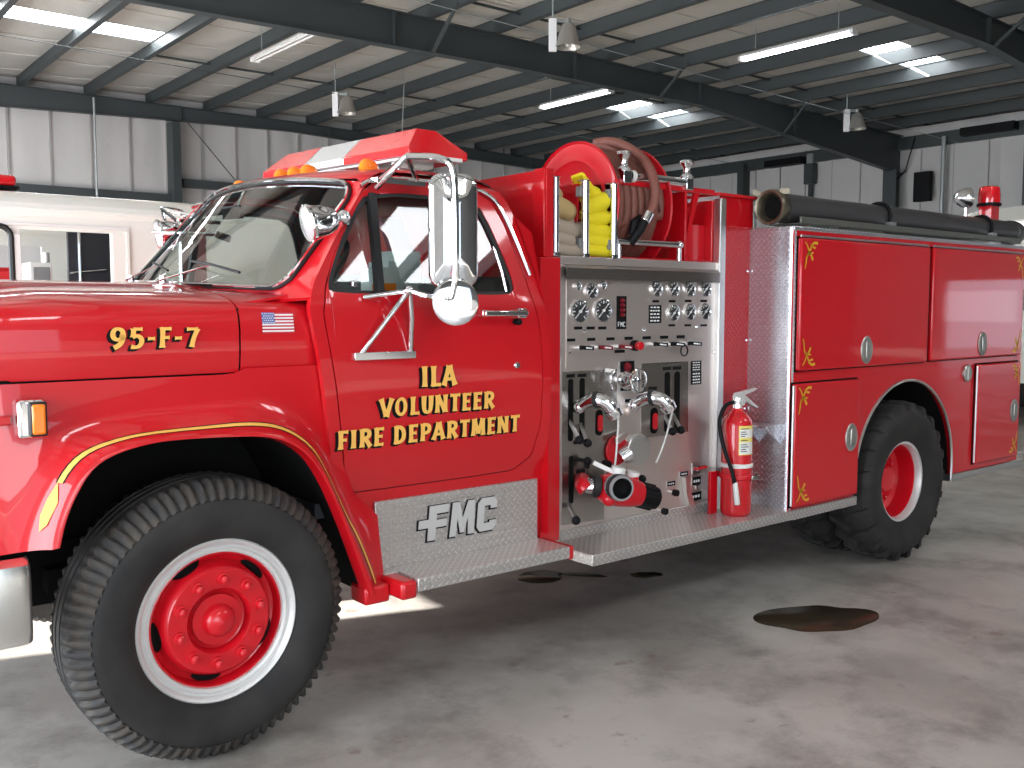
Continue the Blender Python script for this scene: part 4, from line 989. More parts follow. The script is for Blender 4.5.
def plate(px0, py0, px1, py1, m='black', d=.006, name='label_plate', lines=0, edge=True):
    a, b = G(px0, py0), G(px1, py1); x0, x1, z0, z1 = a.x, b.x, b.z, a.z
    mb = MB()
    if edge: mb.box((x0 - .004, YP - d * .6, z0 - .004), (x1 + .004, YP, z1 + .004), 'alu')
    mb.box((x0, YP - d, z0), (x1, YP, z1), m); zz = z1
    for k in range(lines):
        zc_ = lerp(z1, z0, (k + .7) / (lines + .4)); hh = (z1 - z0) / (lines + .4) * .22
        n_ = 3 + k % 2; 
        for j in range(n_):
            xa = lerp(x0, x1, .10 + .8 * j / n_); xb = lerp(x0, x1, .10 + .8 * (j + .72) / n_)
            mb.box((xa, YP - d - .0008, zc_ - hh), (xb, YP - d, zc_ + hh), 'whitep')
    return mb.build(name, panel)
ip = plate(616, 296, 625.5, 329, lines=0, name='indicator_plate', edge=False)
a, b = G(617.5, 297), G(624, 298.5)
for k, yy in enumerate((300.5, 305.2, 310, 314.8)):
    p = G(621, yy); MB().lathe([(.0001, -.02), (.009, -.016), (.012, -.004), (.013, 0)], (p.x, YP - .006, p.z), (0, 1, 0), 'darkred', 14).build('indicator_lamp', ip)
p = G(616.5, 327.5); q = G(624.5, 322)
# small maker's lettering on the indicator plate
def tiny(text, x0, x1, z0, z1, y, m, par, name):
    S_ = {'F': [[(0, 0), (0, 1), (1, 1)], [(0, .55), (.8, .55)]], 'M': [[(0, 0), (0, 1), (.5, .4), (1, 1), (1, 0)]], 'C': [[(1, .8), (.8, 1), (.2, 1), (0, .8), (0, .2), (.2, 0), (.8, 0), (1, .2)]]}
    mb = MB(); cw = (x1 - x0) / len(text)
    for i, ch in enumerate(text):
        for st in S_[ch]:
            for a, b in zip(st, st[1:]):
                mb.bar((x0 + cw * (i + .14 + .62 * a[0]), y, z0 + (z1 - z0) * a[1]), (x0 + cw * (i + .14 + .62 * b[0]), y, z0 + (z1 - z0) * b[1]), (z1 - z0) * .15, .001, m, up=(0, 1, 0))
    mb.build(name, par)
tiny('FMC', p.x + .002, q.x + .002, p.z + .004, q.z, YP - .0068, 'whitep', ip, 'maker_mark')
plate(648.3, 305, 660.5, 323, lines=5, edge=False)
for px in (655, 671.5, 687.5, 703): plate(px - 3.2, 300 - (px > 680) * .3, px + 3.2, 302.5 - (px > 680) * .3)
for px in (671, 687, 703): plate(px - 3.2, 324.3, px + 3.2, 326.3)
for px in (577.5, 590, 601.5): plate(px - 4, 326.6, px + 4, 329.4)
for px in (570.5, 590.5, 609.8, 628, 646, 663.4, 680): plate(px - 4, 338.6 - (px - 570) * .030, px + 4, 341.4 - (px - 570) * .030)
plate(614, 350, 624, 352.6); plate(624, 364, 631, 366)
# pull handles in a row
for i, (px, py, m) in enumerate(((576, 347.5, 'black'), (595, 347.2, 'darkred'), (615, 346.5, 'darkred'), (650, 344, 'black'), (667, 343.8, 'black'), (684, 343.2, 'black'))):
    p = G(px, py); q = G(px + 8, py + .6)
    o = MB().cyl((p.x, YP, p.z), (p.x, YP - .035, p.z), .012, 'chrome', 12).build('pull_control', panel)
    MB().bar((p.x - .01, YP - .045, p.z + .002), (q.x + .015, YP - .05, q.z), .018, .020, m).bar((p.x + .015, YP - .0562, p.z), (q.x + .0, YP - .0602, q.z), .004, .008, 'whitep').build('handle_grip', o, bevel=.004)
p = G(633, 345.5); MB().cyl((p.x, YP, p.z), (p.x, YP - .03, p.z), .028, 'black', 24).cyl((p.x, YP - .03, p.z), (p.x, YP - .06, p.z), .022, 'redp', 24).build('red_knob', panel, bevel=.003)
p = G(680, 350.5); MB().tube([(p.x + .028 * math.cos(a), YP - .03, p.z + .028 * math.sin(a)) for a in np.linspace(0, 2 * PI, 17)[:-1]], .004, 'black', 6, closed=True).build('pull_ring', panel)
for px, py in ((583.5, 331), (643, 330), (696, 327), (716 - 2, 352), (569, 353)):
    p = G(px, py); MB().lathe([(.0001, -.008), (.007, -.006), (.010, 0)], (p.x, YP - .003, p.z), (0, 1, 0), 'chrome', 10).build('panel_screw', panel)
# polished sub plates with slots
def poly(pts, m, d, name, t=.003):
    P = [G(*p) for p in pts]; return MB().prism([(p.x, YP - d, p.z) for p in P], (0, t, 0), m).build(name, panel, flat=True)
poly([(561.5, 372), (616.5, 369), (616.5, 462), (603.5, 466), (603.5, 519), (561.5, 525)], 'steel2', .004, 'valve_plate')
poly([(641, 363.5), (687.6, 361), (687.6, 431.5), (640.5, 438.5)], 'steel2', .004, 'valve_plate')
poly([(618.3, 360.5), (634.5, 359.5), (634.5, 391), (618.3, 392)], 'alu', .006, 'throttle_plate')
poly([(619.6, 361.5), (633.3, 360.6), (633.3, 390), (619.6, 391)], 'black', .008, 'throttle_plate_face')
def slot(px, py0, py1, w_=2.0, m='under', d=.0075):
    a, b = G(px - w_, py0), G(px + w_, py1); r = (b.x - a.x) / 2; cx = (a.x + b.x) / 2; P = []
    for i in range(9): t = PI * i / 8; P.append((cx + r * math.cos(t), YP - d, a.z - r + r * math.sin(t)))
    for i in range(9): t = PI + PI * i / 8; P.append((cx + r * math.cos(t), YP - d, b.z + r + r * math.sin(t)))
    MB().prism(P, (0, .003, 0), m).build('slot', panel, flat=True)
for s_ in ((570, 379, 441), (581.5, 378, 438), (570.5, 456, 503), (666.5, 372, 432), (676.3, 371.5, 431)): slot(*s_)
for px, py in ((570, 376), (581.5, 375.5), (597, 394.5), (666.5, 368.5), (676.5, 368), (652, 388.5), (577, 442), (580, 471)): plate(px - 4, py - 1.5, px + 4, py + 1.3)
def lever(px0, py0, px1, py1, d=.14):
    a = G(px0, py0); b = G(px1, py1, d)
    o = MB().bar((a.x, YP, a.z), b, .012, .022, 'alu').build('valve_lever', panel, bevel=.002)
    MB().ball(b, .022, 'black', 16).build('ball_knob', o)
for l_ in ((569.6, 421, 579.5, 440), (580.5, 424, 587.5, 443), (568, 504, 576, 520.5), (664.8, 416, 672.5, 431.5), (673.5, 415, 681, 430)): lever(*l_)
# chrome discharge elbows: horizontal run, then bent down and forwards to a capped end
def elbow(px, py, ex, ey, ch, cy_):
    a = G(px - 21, py + 7, .03); b = G(px - 11, py + .5, .08); c_ = G(px - 1, py - .5, .13); e = G(ex, ey, .18)
    pts = smooth([a, b, c_, c_.lerp(e, .5) + Vector((0, -.01, .018)), e], 3); n_ = len(pts)
    o = MB().tube(pts, .034, 'chrome', 20, rr=[.026 + .009 * min(1, i / (n_ * .4)) for i in range(n_)]).ball(a, .034, 'chrome').build('discharge_elbow', panel, angle=60)
    d = (pts[-1] - pts[-3]).normalized()
    MB().lathe([(.036, -.03), (.043, -.026), (.043, -.004), (.040, .004), (.040, .014), (.035, .018), (.0001, .018)], e, d, 'chrome', 24).build('outlet_cap', o)
    MB().lathe([(.036, -.006), (.043, .0), (.043, .012), (.036, .018)], c_.lerp(b, .35), (c_ - b).normalized(), 'rubber', 24).build('swivel_ring', o)
    q0 = e + Vector((0, -.03, 0)); q1 = G(ch, cy_, .10)
    k_ = [q0.lerp(q1, t) + Vector((0, 0, -.03 * math.sin(PI * t))) for t in np.linspace(0, 1, 34)]
    cm = MB()
    for p in k_: cm.ball(p, .0055, 'ivory', 6)
    cm.build('bead_chain', o)
    slot(px - 1.5, py + 10, py + 35, 3.3, 'under'); slot(px - 1.5, py + 15, py + 31, 2.4, 'redp', .014)
elbow(600, 400, 614.5, 414, 614.5, 470)
elbow(655, 398, 668.5, 408, 656.5, 462)
# centre throttle valve: bonnet and chrome wheel handle
p = G(628, 380, .03); o = MB().lathe([(.05, .03), (.05, 0), (.035, -.02), (.03, -.06), (.015, -.07), (.0001, -.07)], p, (0, 1, 0), 'chrome', 20).build('throttle_valve', panel)
MB().tube([(p.x + .056 * math.cos(a), YP - .10, p.z + .058 * math.sin(a)) for a in np.linspace(0, 2 * PI, 25)[:-1]], .0075, 'chrome', 8, closed=True).bar((p.x - .055, YP - .10, p.z), (p.x + .055, YP - .10, p.z), .012, .01, 'chrome').bar((p.x, YP - .10, p.z - .055), (p.x, YP - .10, p.z + .055), .012, .01, 'chrome').build('wheel_handle', o)
p = G(626, 367); MB().lathe([(.024, 0), (.022, -.01), (.0001, -.014)], (p.x, YP - .008, p.z), (0, 1, 0), 'darkred', 20).build('throttle_dial', panel)
a = G(605, 370, .03); MB().bar(a, G(614.5, 371, .05), .012, .018, 'chrome').tube([G(613.5, 371, .05), G(611, 376, .06), G(610.5, 383, .06), G(612.5, 391, .05)], .006, 'chrome', 6).build('chrome_hook', panel)
# round caps
def cap(px, py, r, d, m, name='suction_cap'):
    p = G(px, py, 0); R = zr(px, py, r)
    return MB().lathe([(R * .9, 0), (R * .95, -d * .6), (R, -d * .7), (R, -d), (R * .96, -d - .003), (.0001, -d - .004)], (p.x, YP, p.z), (0, 1, 0), m, 36).build(name, panel)
cap(629, 410.5, 6, .03, 'steel', 'small_cap'); plate(624.5, 399.2, 632, 401.6)
cap(615, 450, 15, .015, 'redp', 'suction_flange'); cap(632, 449, 16, .05, 'alu'); 
a = G(617, 441, .06); MB().bar(a, G(626, 434, .03), .02, .03, 'alu').cyl(G(620, 458, .03), G(629, 452, .05), .05, 'chrome', 20).build('cap_lug', panel)
# small valves and plates at lower right
for px, py in ((674, 492.5), (663, 511)):
    p = G(px, py, .05); q = G(px - 6, py - 1.5, 0); MB().cyl(q, p, .006, 'alu', 8).cyl(p + Vector((0, .0, 0)), p + Vector((0, -.025, 0)), .018, 'black', 16).build('drain_knob', panel)
for x_ in ((679.5, 472.2, 687.2, 475), (692, 477.5, 700, 484), (667, 481.8, 674.5, 485), (690.5, 493, 700.5, 499)): plate(*x_, lines=1)
plate(692, 463.5, 699, 473, 'alu')
a = G(694.5, 469, .04); MB().bar(a, G(706, 466.5, .05), .03, .014, 'redp').cyl(G(697, 469, 0), G(697, 469, .05), .012, 'chrome').build('red_drain_handle', panel, bevel=.004)
P = [G(681.5, 477), G(685, 476), G(686.5, 490), G(691.5, 504), (G(685.5, 505)), G(682.5, 492)]
MB().prism([(p.x, YP - .03, p.z) for p in P], (0, .028, 0), 'alu').build('pedal_bracket', panel)
plate(691, 361, 700.5, 371, lines=4, edge=False); plate(691, 371.8, 700.5, 384, lines=4, edge=False)
p = G(697, 487.5); MB().lathe([(.016, 0), (.014, -.006), (.0001, -.008)], (p.x, YP, p.z), (0, 1, 0), 'alu', 16).build('round_plug', panel)
cap(606, 464, 4, .02, 'black', 'knob_cap')
# red and black gated wye on the lower left outlet
gy = thing('gated_wye', 'red gated wye valve with black coupling screwed to the pump outlet', 'valve', (G(615, 488).x, YP - .1, G(615, 488).z))
a0 = G(585, 484, .0); a1 = G(583, 488, .05)
MB().tube(smooth([G(582, 480, .02), G(582, 485, .08), G(586, 490, .10)], 2), .04, 'redp', 16).build('inlet_elbow', gy)
MB().cyl(G(586, 486, .08), G(598, 487, .13), .038, 'chrome', 24).build('swivel_nut', gy, bevel=.004)
MB().lathe([(.045, -.01), (.055, .0), (.055, .025), (.047, .03)], G(594, 486, .12), (G(606, 487, .15) - G(594, 486, .12)), 'rubber', 24).build('rubber_collar', gy)
A_, B_ = G(600, 487, .15), G(640, 494, .22)
MB().tube([A_, A_.lerp(B_, .2), A_.lerp(B_, .5), A_.lerp(B_, .8), B_], .06, 'redp', 24, rr=[.058, .082, .080, .072, .06]).ball(G(609, 499, .2), .036, 'redp').ball(G(626, 500, .2), .022, 'redp').ball(G(633, 479, .2), .03, 'redp').build('valve_body', gy, angle=60)
c_ = G(618, 487, .265); d = Vector((-.35, -.9, .02)).normalized()
MB().lathe([(.06, -.03), (.064, .0), (.064, .04), (.059, .05), (.050, .05), (.046, .01), (.0001, .0)], c_, d, 'rubber', 32, mats=['grey', 'rubber', 'grey', 'grey', 'black', 'under']).build('open_outlet', gy)
C_, D_ = G(637, 494, .21), G(654, 498, .22)
cp = MB().cyl(C_, D_, .058, 'black', 28)
dd = (D_ - C_).normalized(); e1 = dd.cross(Vector((0, 0, 1))).normalized(); e2 = dd.cross(e1)
for k in range(8):
    a = 2 * PI * k / 8; v = (e1 * math.cos(a) + e2 * math.sin(a)) * .060; cp.bar(C_ + v + dd * .01, D_ + v - dd * .01, .016, .012, 'black', up=tuple(v))
cp.build('black_coupling', gy, bevel=.003)
for px, py in ((617.5, 474), (631.5, 478)):
    b = G(px, py, .19); h = MB().lathe([(.0001, -.035), (.03, -.035), (.034, -.028), (.034, .028), (.030, .035), (.0001, .035)], b, (.15, -.2, 1), 'ivory', 24).build('shutoff_handle', gy)
    if px < 620: MB().bar(b, G(593.5, 462.5, .12), .014, .022, 'ivory').build('lever_arm', gy, bevel=.003)
    else: MB().ball(G(642, 479, .14), .022, 'black').build('shutoff_knob', gy)
p = G(587.5, 461, .05); MB().ball(p, .022, 'black').ball(G(587, 466, .05), .014, 'black').cyl(p, p + Vector((0, .05, 0)), .01, 'black').build('handle_knob', panel)
MB().box(tuple(G(656, 499, .01)), tuple(G(661.5, 497, -.0)), 'amber').build('orange_tag', panel)

# ---- hose trays, reel and rollers above the pump panel
tray = MB().box((1.772, .20, 1.885), (2.185, .62, 1.90), 'redp').box((1.775, .60, 1.90), (2.185, .62, 2.24), 'redp').box((2.165, .20, 1.90), (2.185, .60, 2.27), 'redp').box((1.955, .22, 1.90), (1.970, .60, 2.25), 'redp').box((1.76, .20, 1.90), (1.775, .62, 2.27), 'redp').build('hose_tray', eng, bevel=.002)
for px in (554.5, 584.5, 613):
    x_ = at(px, 215, y=.17).x
    r_ = MB().cyl((x_, .165, 1.905), (x_, .165, 2.255), .020, 'chrome', 20).build('guide_roller', eng)
    for q in (((x_ - .02, .15, 1.885), (x_ + .02, .20, 1.905), 'chrome'), ((x_ - .02, .15, 2.255), (x_ + .02, .20, 2.262), 'chrome'), ((x_ - .032, .17, 2.18), (x_ - .01, .20, 2.23), 'grey'), ((x_ - .032, .17, 1.93), (x_ - .01, .20, 1.98), 'grey')): MB().box(*q).build('roller_bracket', r_, bevel=.002)
# reel well: red flange frame round the opening
MB().box((2.185, .18, 2.262), (2.955, .20, 2.290), 'red').box((2.185, .20, 2.275), (2.955, .30, 2.290), 'red').box((2.71, .18, 1.89), (2.725, .30, 2.265), 'red').box((2.20, .20, 1.885), (3.0, 1.6, 1.90), 'redp').box((2.955, .20, 1.89), (2.985, 1.2, 2.235), 'red').box((2.77, .35, 1.90), (2.955, .37, 2.20), 'redp').box((2.80, .25, 1.90), (2.955, .95, 2.10), 'redp').build('reel_well', eng, bevel=.003)
MB().prism([(2.80, .19, 2.27), (2.84, .19, 2.27), (2.755, .19, 2.03), (2.735, .19, 2.03)], (0, .02, 0), 'red').build('brace', eng)
RY, RZ, RR = .475, 2.170, .335
reel = MB().lathe([(.10, .0), (.22, .0), (.235, -.010), (.25, .0), (RR - .012, .0), (RR, -.010), (RR + .004, -.002), (RR, .006), (.10, .006)], (2.165, RY, RZ), (1, 0, 0), 'redp', 72).lathe([(.10, .0), (.23, .0), (.245, .010), (.26, .0), (RR - .012, .0), (RR, .010), (RR + .004, .002), (RR, -.006), (.10, -.006)], (2.555, RY, RZ), (1, 0, 0), 'redp', 72).cyl((2.1, RY, RZ), (2.62, RY, RZ), .10, 'redp', 28).build('hose_reel', eng)
MB().lathe([(.0001, -.05), (.03, -.05), (.035, -.03), (.08, -.02), (.10, .0)], (2.16, RY, RZ), (1, 0, 0), 'chrome', 24).build('reel_hub', reel)
MB().box((2.12, RY - .04, 1.9), (2.14, RY + .04, RZ), 'redp').box((2.64, RY - .04, 1.9), (2.66, RY + .04, RZ), 'redp').build('reel_stand', reel)
hz = MB(); pts = []
for t in np.linspace(0, 1, 520):     # coil, three layers
    k = t * 19.5; lay = min(2, int(k / 6.5)); f = (k / 6.5) % 1; x_ = lerp(2.20, 2.525, f if lay % 2 == 0 else 1 - f); a = 2 * PI * k + .4
    r_ = .190 + .046 * lay; pts.append((x_, RY + r_ * math.cos(a), RZ + r_ * math.sin(a)))
rh = thing('booster_hose', 'reddish brown rubber hose wound on the red reel above the pump panel', 'hose', (2.38, RY, RZ - .3))
MB().tube(pts, .026, 'hosered', 10).build('coil', rh, angle=80)
# free end: over the roller and hanging down in front with its nozzle
J = lambda px, py, y_: at(px, py, y=y_)
MB().tube(smooth([J(596, 143, .55), J(612, 141, .42), J(630, 148, .30), J(645, 160, .20), J(654, 178, .13), J(656, 195, .11), J(653, 208, .11), J(648, 216, .12)], 3), .026, 'hosered', 12).tube(smooth([J(588, 150, .62), J(600, 146, .5), J(618, 150, .40), J(634, 166, .32), J(640, 190, .27), J(641, 215, .24), J(636, 240, .22)], 3), .025, 'hosered', 12).build('free_end', rh, angle=80)
MB().cyl(J(649, 213, .115), J(644.5, 222, .115), .026, 'chrome', 20).build('hose_coupling', rh, bevel=.003)
MB().tube([J(644.5, 221, .12), J(640, 230, .13), J(634, 238, .15), J(630, 243, .17)], .024, 'black', 12).tube([J(641, 218, .16), J(634, 222, .16), J(632, 235, .17)], .02, 'black', 10).build('nozzle', rh)
# guide posts with chrome caps and the horizontal rollers
for px, y_ in ((624, .19), (686.5, .19)):
    p = at(px, 180, y=y_); o = MB().box((p.x - .028, y_ - .028, 2.27), (p.x + .028, y_ + .028, 2.335), 'chrome').build('roller_post', eng, bevel=.004)
    MB().lathe([(.036, 0), (.040, .012), (.022, .028), (.018, .052), (.030, .075), (.038, .085), (.036, .10), (.0001, .105)], (p.x, y_, 2.33), (0, 0, 1), 'chrome', 24).build('chrome_cap', o)
pA, pB = at(627, 180, y=.19), at(686, 186, y=.19)
MB().cyl((pA.x + .02, .19, 2.31), (pB.x, .19, 2.31), .026, 'chrome', 20).cyl((pA.x + .02, .19, 2.31), (pA.x + .045, .19, 2.31), .032, 'ivory', 20).build('top_roller', eng)
pA, pB = at(616, 243, y=.17), at(681, 247, y=.17)
MB().cyl((pA.x, .17, 1.975), (pB.x, .17, 1.975), .018, 'chrome', 16).cyl((pB.x - .015, .17, 1.89), (pB.x - .015, .17, 1.99), .012, 'chrome').ball((pB.x - .015, .17, 1.975), .024, 'chrome').cyl((pA.x + .02, .17, 1.89), (pA.x + .02, .17, 1.985), .012, 'chrome').build('bottom_roller', eng)
# folded hoses in the trays: hairpin folds of flattened jacket
def fold(mb, x0, x1, zc_, r, yf, m, yb=.58, tilt=0.0, th=.014):
    prof = []
    for k in range(11):
        a = -PI / 2 + PI * k / 10; prof.append((yf + r - r * math.cos(a), r * math.sin(a)))
    path = [(yb, -r * .6)] + prof + [(yb, r * .6)]
    out = []; n_ = len(path)
    for i, (y, z) in enumerate(path):
        a = path[max(0, i - 1)]; b = path[min(n_ - 1, i + 1)]; d = Vector((b[0] - a[0], b[1] - a[1])).normalized(); nn = Vector((-d.y, d.x)); out.append((y + nn.x * th, z + nn.y * th))
    loop = path + out[::-1]
    rows = []
    for j, f in enumerate((0, .06, .5, .94, 1)):
        x_ = lerp(x0, x1, f); sh = .9 if f in (0, 1) else 1
        rows.append([Vector((x_, y, zc_ + z * sh + tilt * (f - .5) + .004 * math.sin(9 * y + j))) for y, z in loop])
    mb.grid(rows, m, cyc=True); nl = len(path)
    for r_ in (rows[0], rows[-1]):
        k = len(mb.v); mb.v += r_
        for i in range(nl - 1): mb.f.append((k + i, k + i + 1, k + len(loop) - 2 - i, k + len(loop) - 1 - i)); mb.m.append(mb.mi(m))
    return mb
hs = [('tan_hose', 'tan', 'tan canvas hose folded in the left hose tray, top layers', [(1.79, 1.90, 2.205, .030, .28, -.03), (1.785, 1.915, 2.135, .040, .21, -.04), (1.85, 1.955, 2.115, .036, .24, .0)]),
      ('beige_hose', 'beige', 'grey beige canvas hose folded under the tan one in the left tray', [(1.85, 1.95, 2.055, .020, .25, .02), (1.79, 1.90, 2.03, .026, .185, -.01), (1.88, 2.0, 2.02, .026, .20, .03), (1.79, 1.90, 1.975, .024, .185, -.01), (1.88, 1.965, 1.97, .020, .22, .0), (1.79, 1.955, 1.925, .022, .19, -.005)]),
      ('yellow_hose', 'yellow', 'bright yellow hose folded in the middle tray beside the reel', [(1.985, 2.05, 2.245, .024, .205, -.05, .30), (2.03, 2.10, 2.215, .026, .215, -.01, .34), (1.975, 2.13, 2.15, .040, .18, .05), (1.975, 2.14, 2.085, .027, .185, .02), (1.975, 2.14, 2.025, .026, .185, .0), (1.975, 2.15, 1.975, .022, .185, .0), (1.975, 2.14, 1.930, .020, .19, .0)])]
for nm, m, lab, L in hs:
    t = thing(nm, lab, 'hose', ((L[0][0] + L[0][1]) / 2, .35, L[-1][2] - .03), 'hoses folded in the trays above the pump panel')
    for a in L: fold(MB(), a[0], a[1], a[2], a[3], a[4], m, tilt=a[5], yb=a[6] if len(a) > 6 else .58).build('fold', t, angle=60)
# ---- rear body
X0, X1, ZB, ZT = 3.285, 6.185, .492, 2.068
arch = []
ac, ar, az = 4.560, .612, .565
for i in range(41):
    a = PI * i / 40; arch.append((ac + ar * math.cos(a), az + ar * math.sin(a)))
side = [(X0, ZB), (X0, ZT), (X1, ZT), (X1, ZB)] + [(ac + ar, ZB)] + arch + [(ac - ar, ZB)]
bd = MB().prism([(x, YS, z) for x, z in side], (0, .03, 0), 'red'); mb2 = mirror_mb(MB().prism([(x, YS, z) for x, z in side], (0, .03, 0), 'red'))
body, body2 = bd.build('body_side', eng, flat=True), mb2.build('body_side', eng, flat=True)
MB().tube([(ac + ar - .004, YS - .004, ZB - .02)] + [(ac + (ar - .004) * math.cos(PI * i / 60), YS - .004, az + (ar - .004) * math.sin(PI * i / 60)) for i in range(61)] + [(ac - ar + .004, YS - .004, .68)], .0095, 'alu', 8).build('arch_trim', body)
MB().grid([[Vector((x, y, z)) for x, z in [(ac + ar, ZB)] + arch + [(ac - ar, ZB)]] for y in (YS + .02, .3, .60)], 'under').add([(x, .60, z) for x, z in arch], [tuple(range(41))], 'under').build('wheel_well', eng)
mirror_mb(MB().grid([[Vector((x, y, z)) for x, z in [(ac + ar, ZB)] + arch + [(ac - ar, ZB)]] for y in (YS + .02, .3, .60)], 'under')).build('wheel_well', eng)
# diamond plate nose of the body with rounded corner, top cap and tail
fp = [(X0 + .012, YS - .004), (X0 + .003, YS + .004), (X0, YS + .02), (X0, .19)]
MB().grid([[Vector((x, y, z)) for x, y in ((X0 + .02, YS - .003), (X0 + .006, YS), (X0 - .002, YS + .010), (X0 - .004, YS + .04), (X0 - .004, .05), (X0 - .004, .19))] for z in (ZB, 1.3, ZT + .018)], 'diamondb').build('body_front_plate', eng, angle=70)
MB().box((X0, YS - .004, ZT), (X1 + .02, .35, ZT + .025), 'diamondb').build('body_top_plate', eng, bevel=.005)
MB().box((X0, 1.85, ZT), (X1, 2 * CY - YS, ZT + .025), 'diamondb').build('body_top_plate', eng, bevel=.005)
MB().box((X0, .35, ZT - .12), (X1, 1.85, ZT - .02), 'dark').box((X1 - .03, YS + .03, ZB), (X1, 2 * CY - YS - .03, ZT), 'red').box((X0, YS + .06, ZB), (X0 + .03, 2 * CY - YS - .06, ZT), 'red').build('hose_bed', eng)
fs_ = MB().box((X0 - .15, -.06, .965), (X0 - .004, .10, .98), 'diamondb').prism([(X0 - .004, -.055, .97), (X0 - .15, -.055, .97), (X0 - .004, -.055, .86)], (0, .008, 0), 'diamondb').prism([(X0 - .004, .09, .97), (X0 - .15, .09, .97), (X0 - .004, .09, .86)], (0, .008, 0), 'diamondb').build('folding_step', eng, bevel=.002)
def bdoor(x0, x1, z0, z1, handle, scrolls, vert=True):
    d = MB().box((x0, YS - .032, z0), (x1, YS - .002, z1), 'red').build('compartment_door', eng, bevel=.010, seg=3)
    MB().box((x0 - .008, YS - .004, z0 - .008), (x1 + .008, YS, z1 + .008), 'under').build('door_seal', d)
    MB().tube([(x0 + .01, YS - .018, z1 + .010), (x1 - .01, YS - .018, z1 + .010)], .007, 'alu', 6).build('hinge', d) if x0 != 5.465 and z1 > 1.5 else MB().tube([(x0 - .006, YS - .02, z0 + .01), (x0 - .006, YS - .02, z1 - .01)], .007, 'alu', 6).build('hinge', d)
    hx, hz_ = handle; y = YS - .032
    h = MB().lathe([(.074, 0), (.076, -.004), (.070, -.008), (.060, -.004), (.0001, -.002)], (hx, y, hz_), (0, 1, 0), 'latch', 32)
    for i in range(len(h.v)): h.v[i].x = hx + (h.v[i].x - hx) * .85; h.v[i].z = hz_ + (h.v[i].z - hz_) * 1.12
    h = h.build('latch_handle', d)
    MB().box((hx - .015, y - .013, hz_ - .05), (hx + .028, y - .003, hz_ + .05), 'latch').build('latch_lever', h, bevel=.006)
    for sx, sz, mx, mz in scrolls:
        mb = MB()
        def rib(P, w0, w1):
            P = smooth([Vector((sx + mx * a, y - .0015, sz + mz * b)) for a, b in P], 2); A, B = [], []
            for i, p in enumerate(P):
                d_ = (P[min(len(P) - 1, i + 1)] - P[max(0, i - 1)]).normalized(); nn = Vector((-d_.z, 0, d_.x)); w_ = lerp(w0, w1, i / (len(P) - 1)); A.append(p + nn * w_); B.append(p - nn * w_)
            mb.grid([A, B], 'gold2')
        rib([(.0, .0), (.02, -.02), (.035, -.05), (.06, -.075), (.075, -.10)], .003, .009)
        rib([(.12, -.005), (.085, .0), (.06, -.02), (.04, -.055), (.015, -.08), (.01, -.12), (.0, -.15)], .008, .004)
        rib([(.02, -.075), (.05, -.06), (.08, -.06)], .006, .004); rib([(.055, -.01), (.075, -.03), (.10, -.03)], .004, .006)
        mb.build('gold_scroll', d, flat=True)
    return d
bdoor(3.315, 4.735, 1.285, 2.028, (4.00, 1.385), [(3.345, 2.005, 1, 1), (3.345, 1.315, 1, -1)])
bdoor(4.785, 6.105, 1.290, 2.028, (5.49, 1.385), [(6.085, 2.005, -1, 1), (6.085, 1.315, -1, -1)])
bdoor(3.290, 3.950, .510, 1.212, (3.86, .865), [(3.32, 1.19, 1, 1), (3.32, .54, 1, -1)])
bdoor(5.465, 6.125, .535, 1.240, (6.03, .88), [(6.10, 1.215, -1, 1), (6.10, .57, -1, -1)])
MB().lathe([(.060, 0), (.060, -.012), (.052, -.018), (.02, -.014), (.0001, -.02)], (5.34, YS, 1.185), (0, 1, 0), 'latch', 28).box((5.332, YS - .024, 1.14), (5.348, YS - .012, 1.23), 'latch').build('fuel_filler', body)
# ---- rear warning beacon and spotlight, suction hose along the top edge
p = at(989, 222, y=.35)
bx_ = 6.05
c_ = at(989, 205, x=bx_)
bc = MB().box((bx_ - .06, c_.y - .05, ZT), (bx_ + .06, c_.y + .05, c_.z - .01), 'red').build('beacon_post', eng, bevel=.004)
MB().lathe([(.085, 0), (.085, .02), (.072, .025)], (bx_, c_.y, c_.z - .01), (0, 0, 1), 'black', 28).build('beacon_base', bc)
MB().lathe([(.076, .0), (.078, .06), (.070, .115), (.055, .125), (.0001, .128)], (bx_, c_.y, c_.z + .012), (0, 0, 1), 'redlens', 28).build('beacon_lens', bc)
s0 = at(966.5, 198, x=5.85)
o = MB().lathe([(.0001, -.09), (.04, -.08), (.068, -.04), (.075, 0), (.075, .02), (.0001, .03)], s0, (.75, -.55, .05), 'chrome', 28).build('rear_spotlight', eng)
MB().cyl((s0.x, s0.y, ZT), (s0.x, s0.y, s0.z - .06), .014, 'chrome').box((s0.x - .04, s0.y - .04, ZT + .0), (s0.x + .04, s0.y + .04, ZT + .03), 'chrome').build('spotlight_stand', o)
HX0, HX1, HY, HZ, HR = 3.30, 6.30, .04, 2.205, .084
sh = thing('suction_hose', 'long dark hard suction hose clamped along the top edge of the rear body', 'hose', (4.8, HY, HZ - HR))
MB().lathe([(HR, 0), (HR, HX1 - HX0 - .1)], (HX0 + .05, HY, HZ), (1, 0, 0), 'suction', 32).build('hose_tube', sh)
MB().lathe([(.060, .12), (.066, .03), (.084, .0), (.095, -.004), (.100, .006), (.100, .022), (.092, .030), (.088, .07), (.082, .085), (.082, .14), (.078, .15)], (HX0 - .045, HY, HZ), (1, 0, 0), 'brass', 36).lathe([(.0001, .05), (.070, .05), (.075, .10)], (HX0 - .045, HY, HZ), (1, 0, 0), 'under', 24).bar((HX0 + .02, HY + .07, HZ + .06), (HX0 - .02, HY + .13, HZ + .10), .03, .03, 'brass').bar((HX0 + .02, HY - .02, HZ + .09), (HX0 + .06, HY - .06, HZ + .09), .02, .03, 'brass').build('long_handle_coupling', sh)
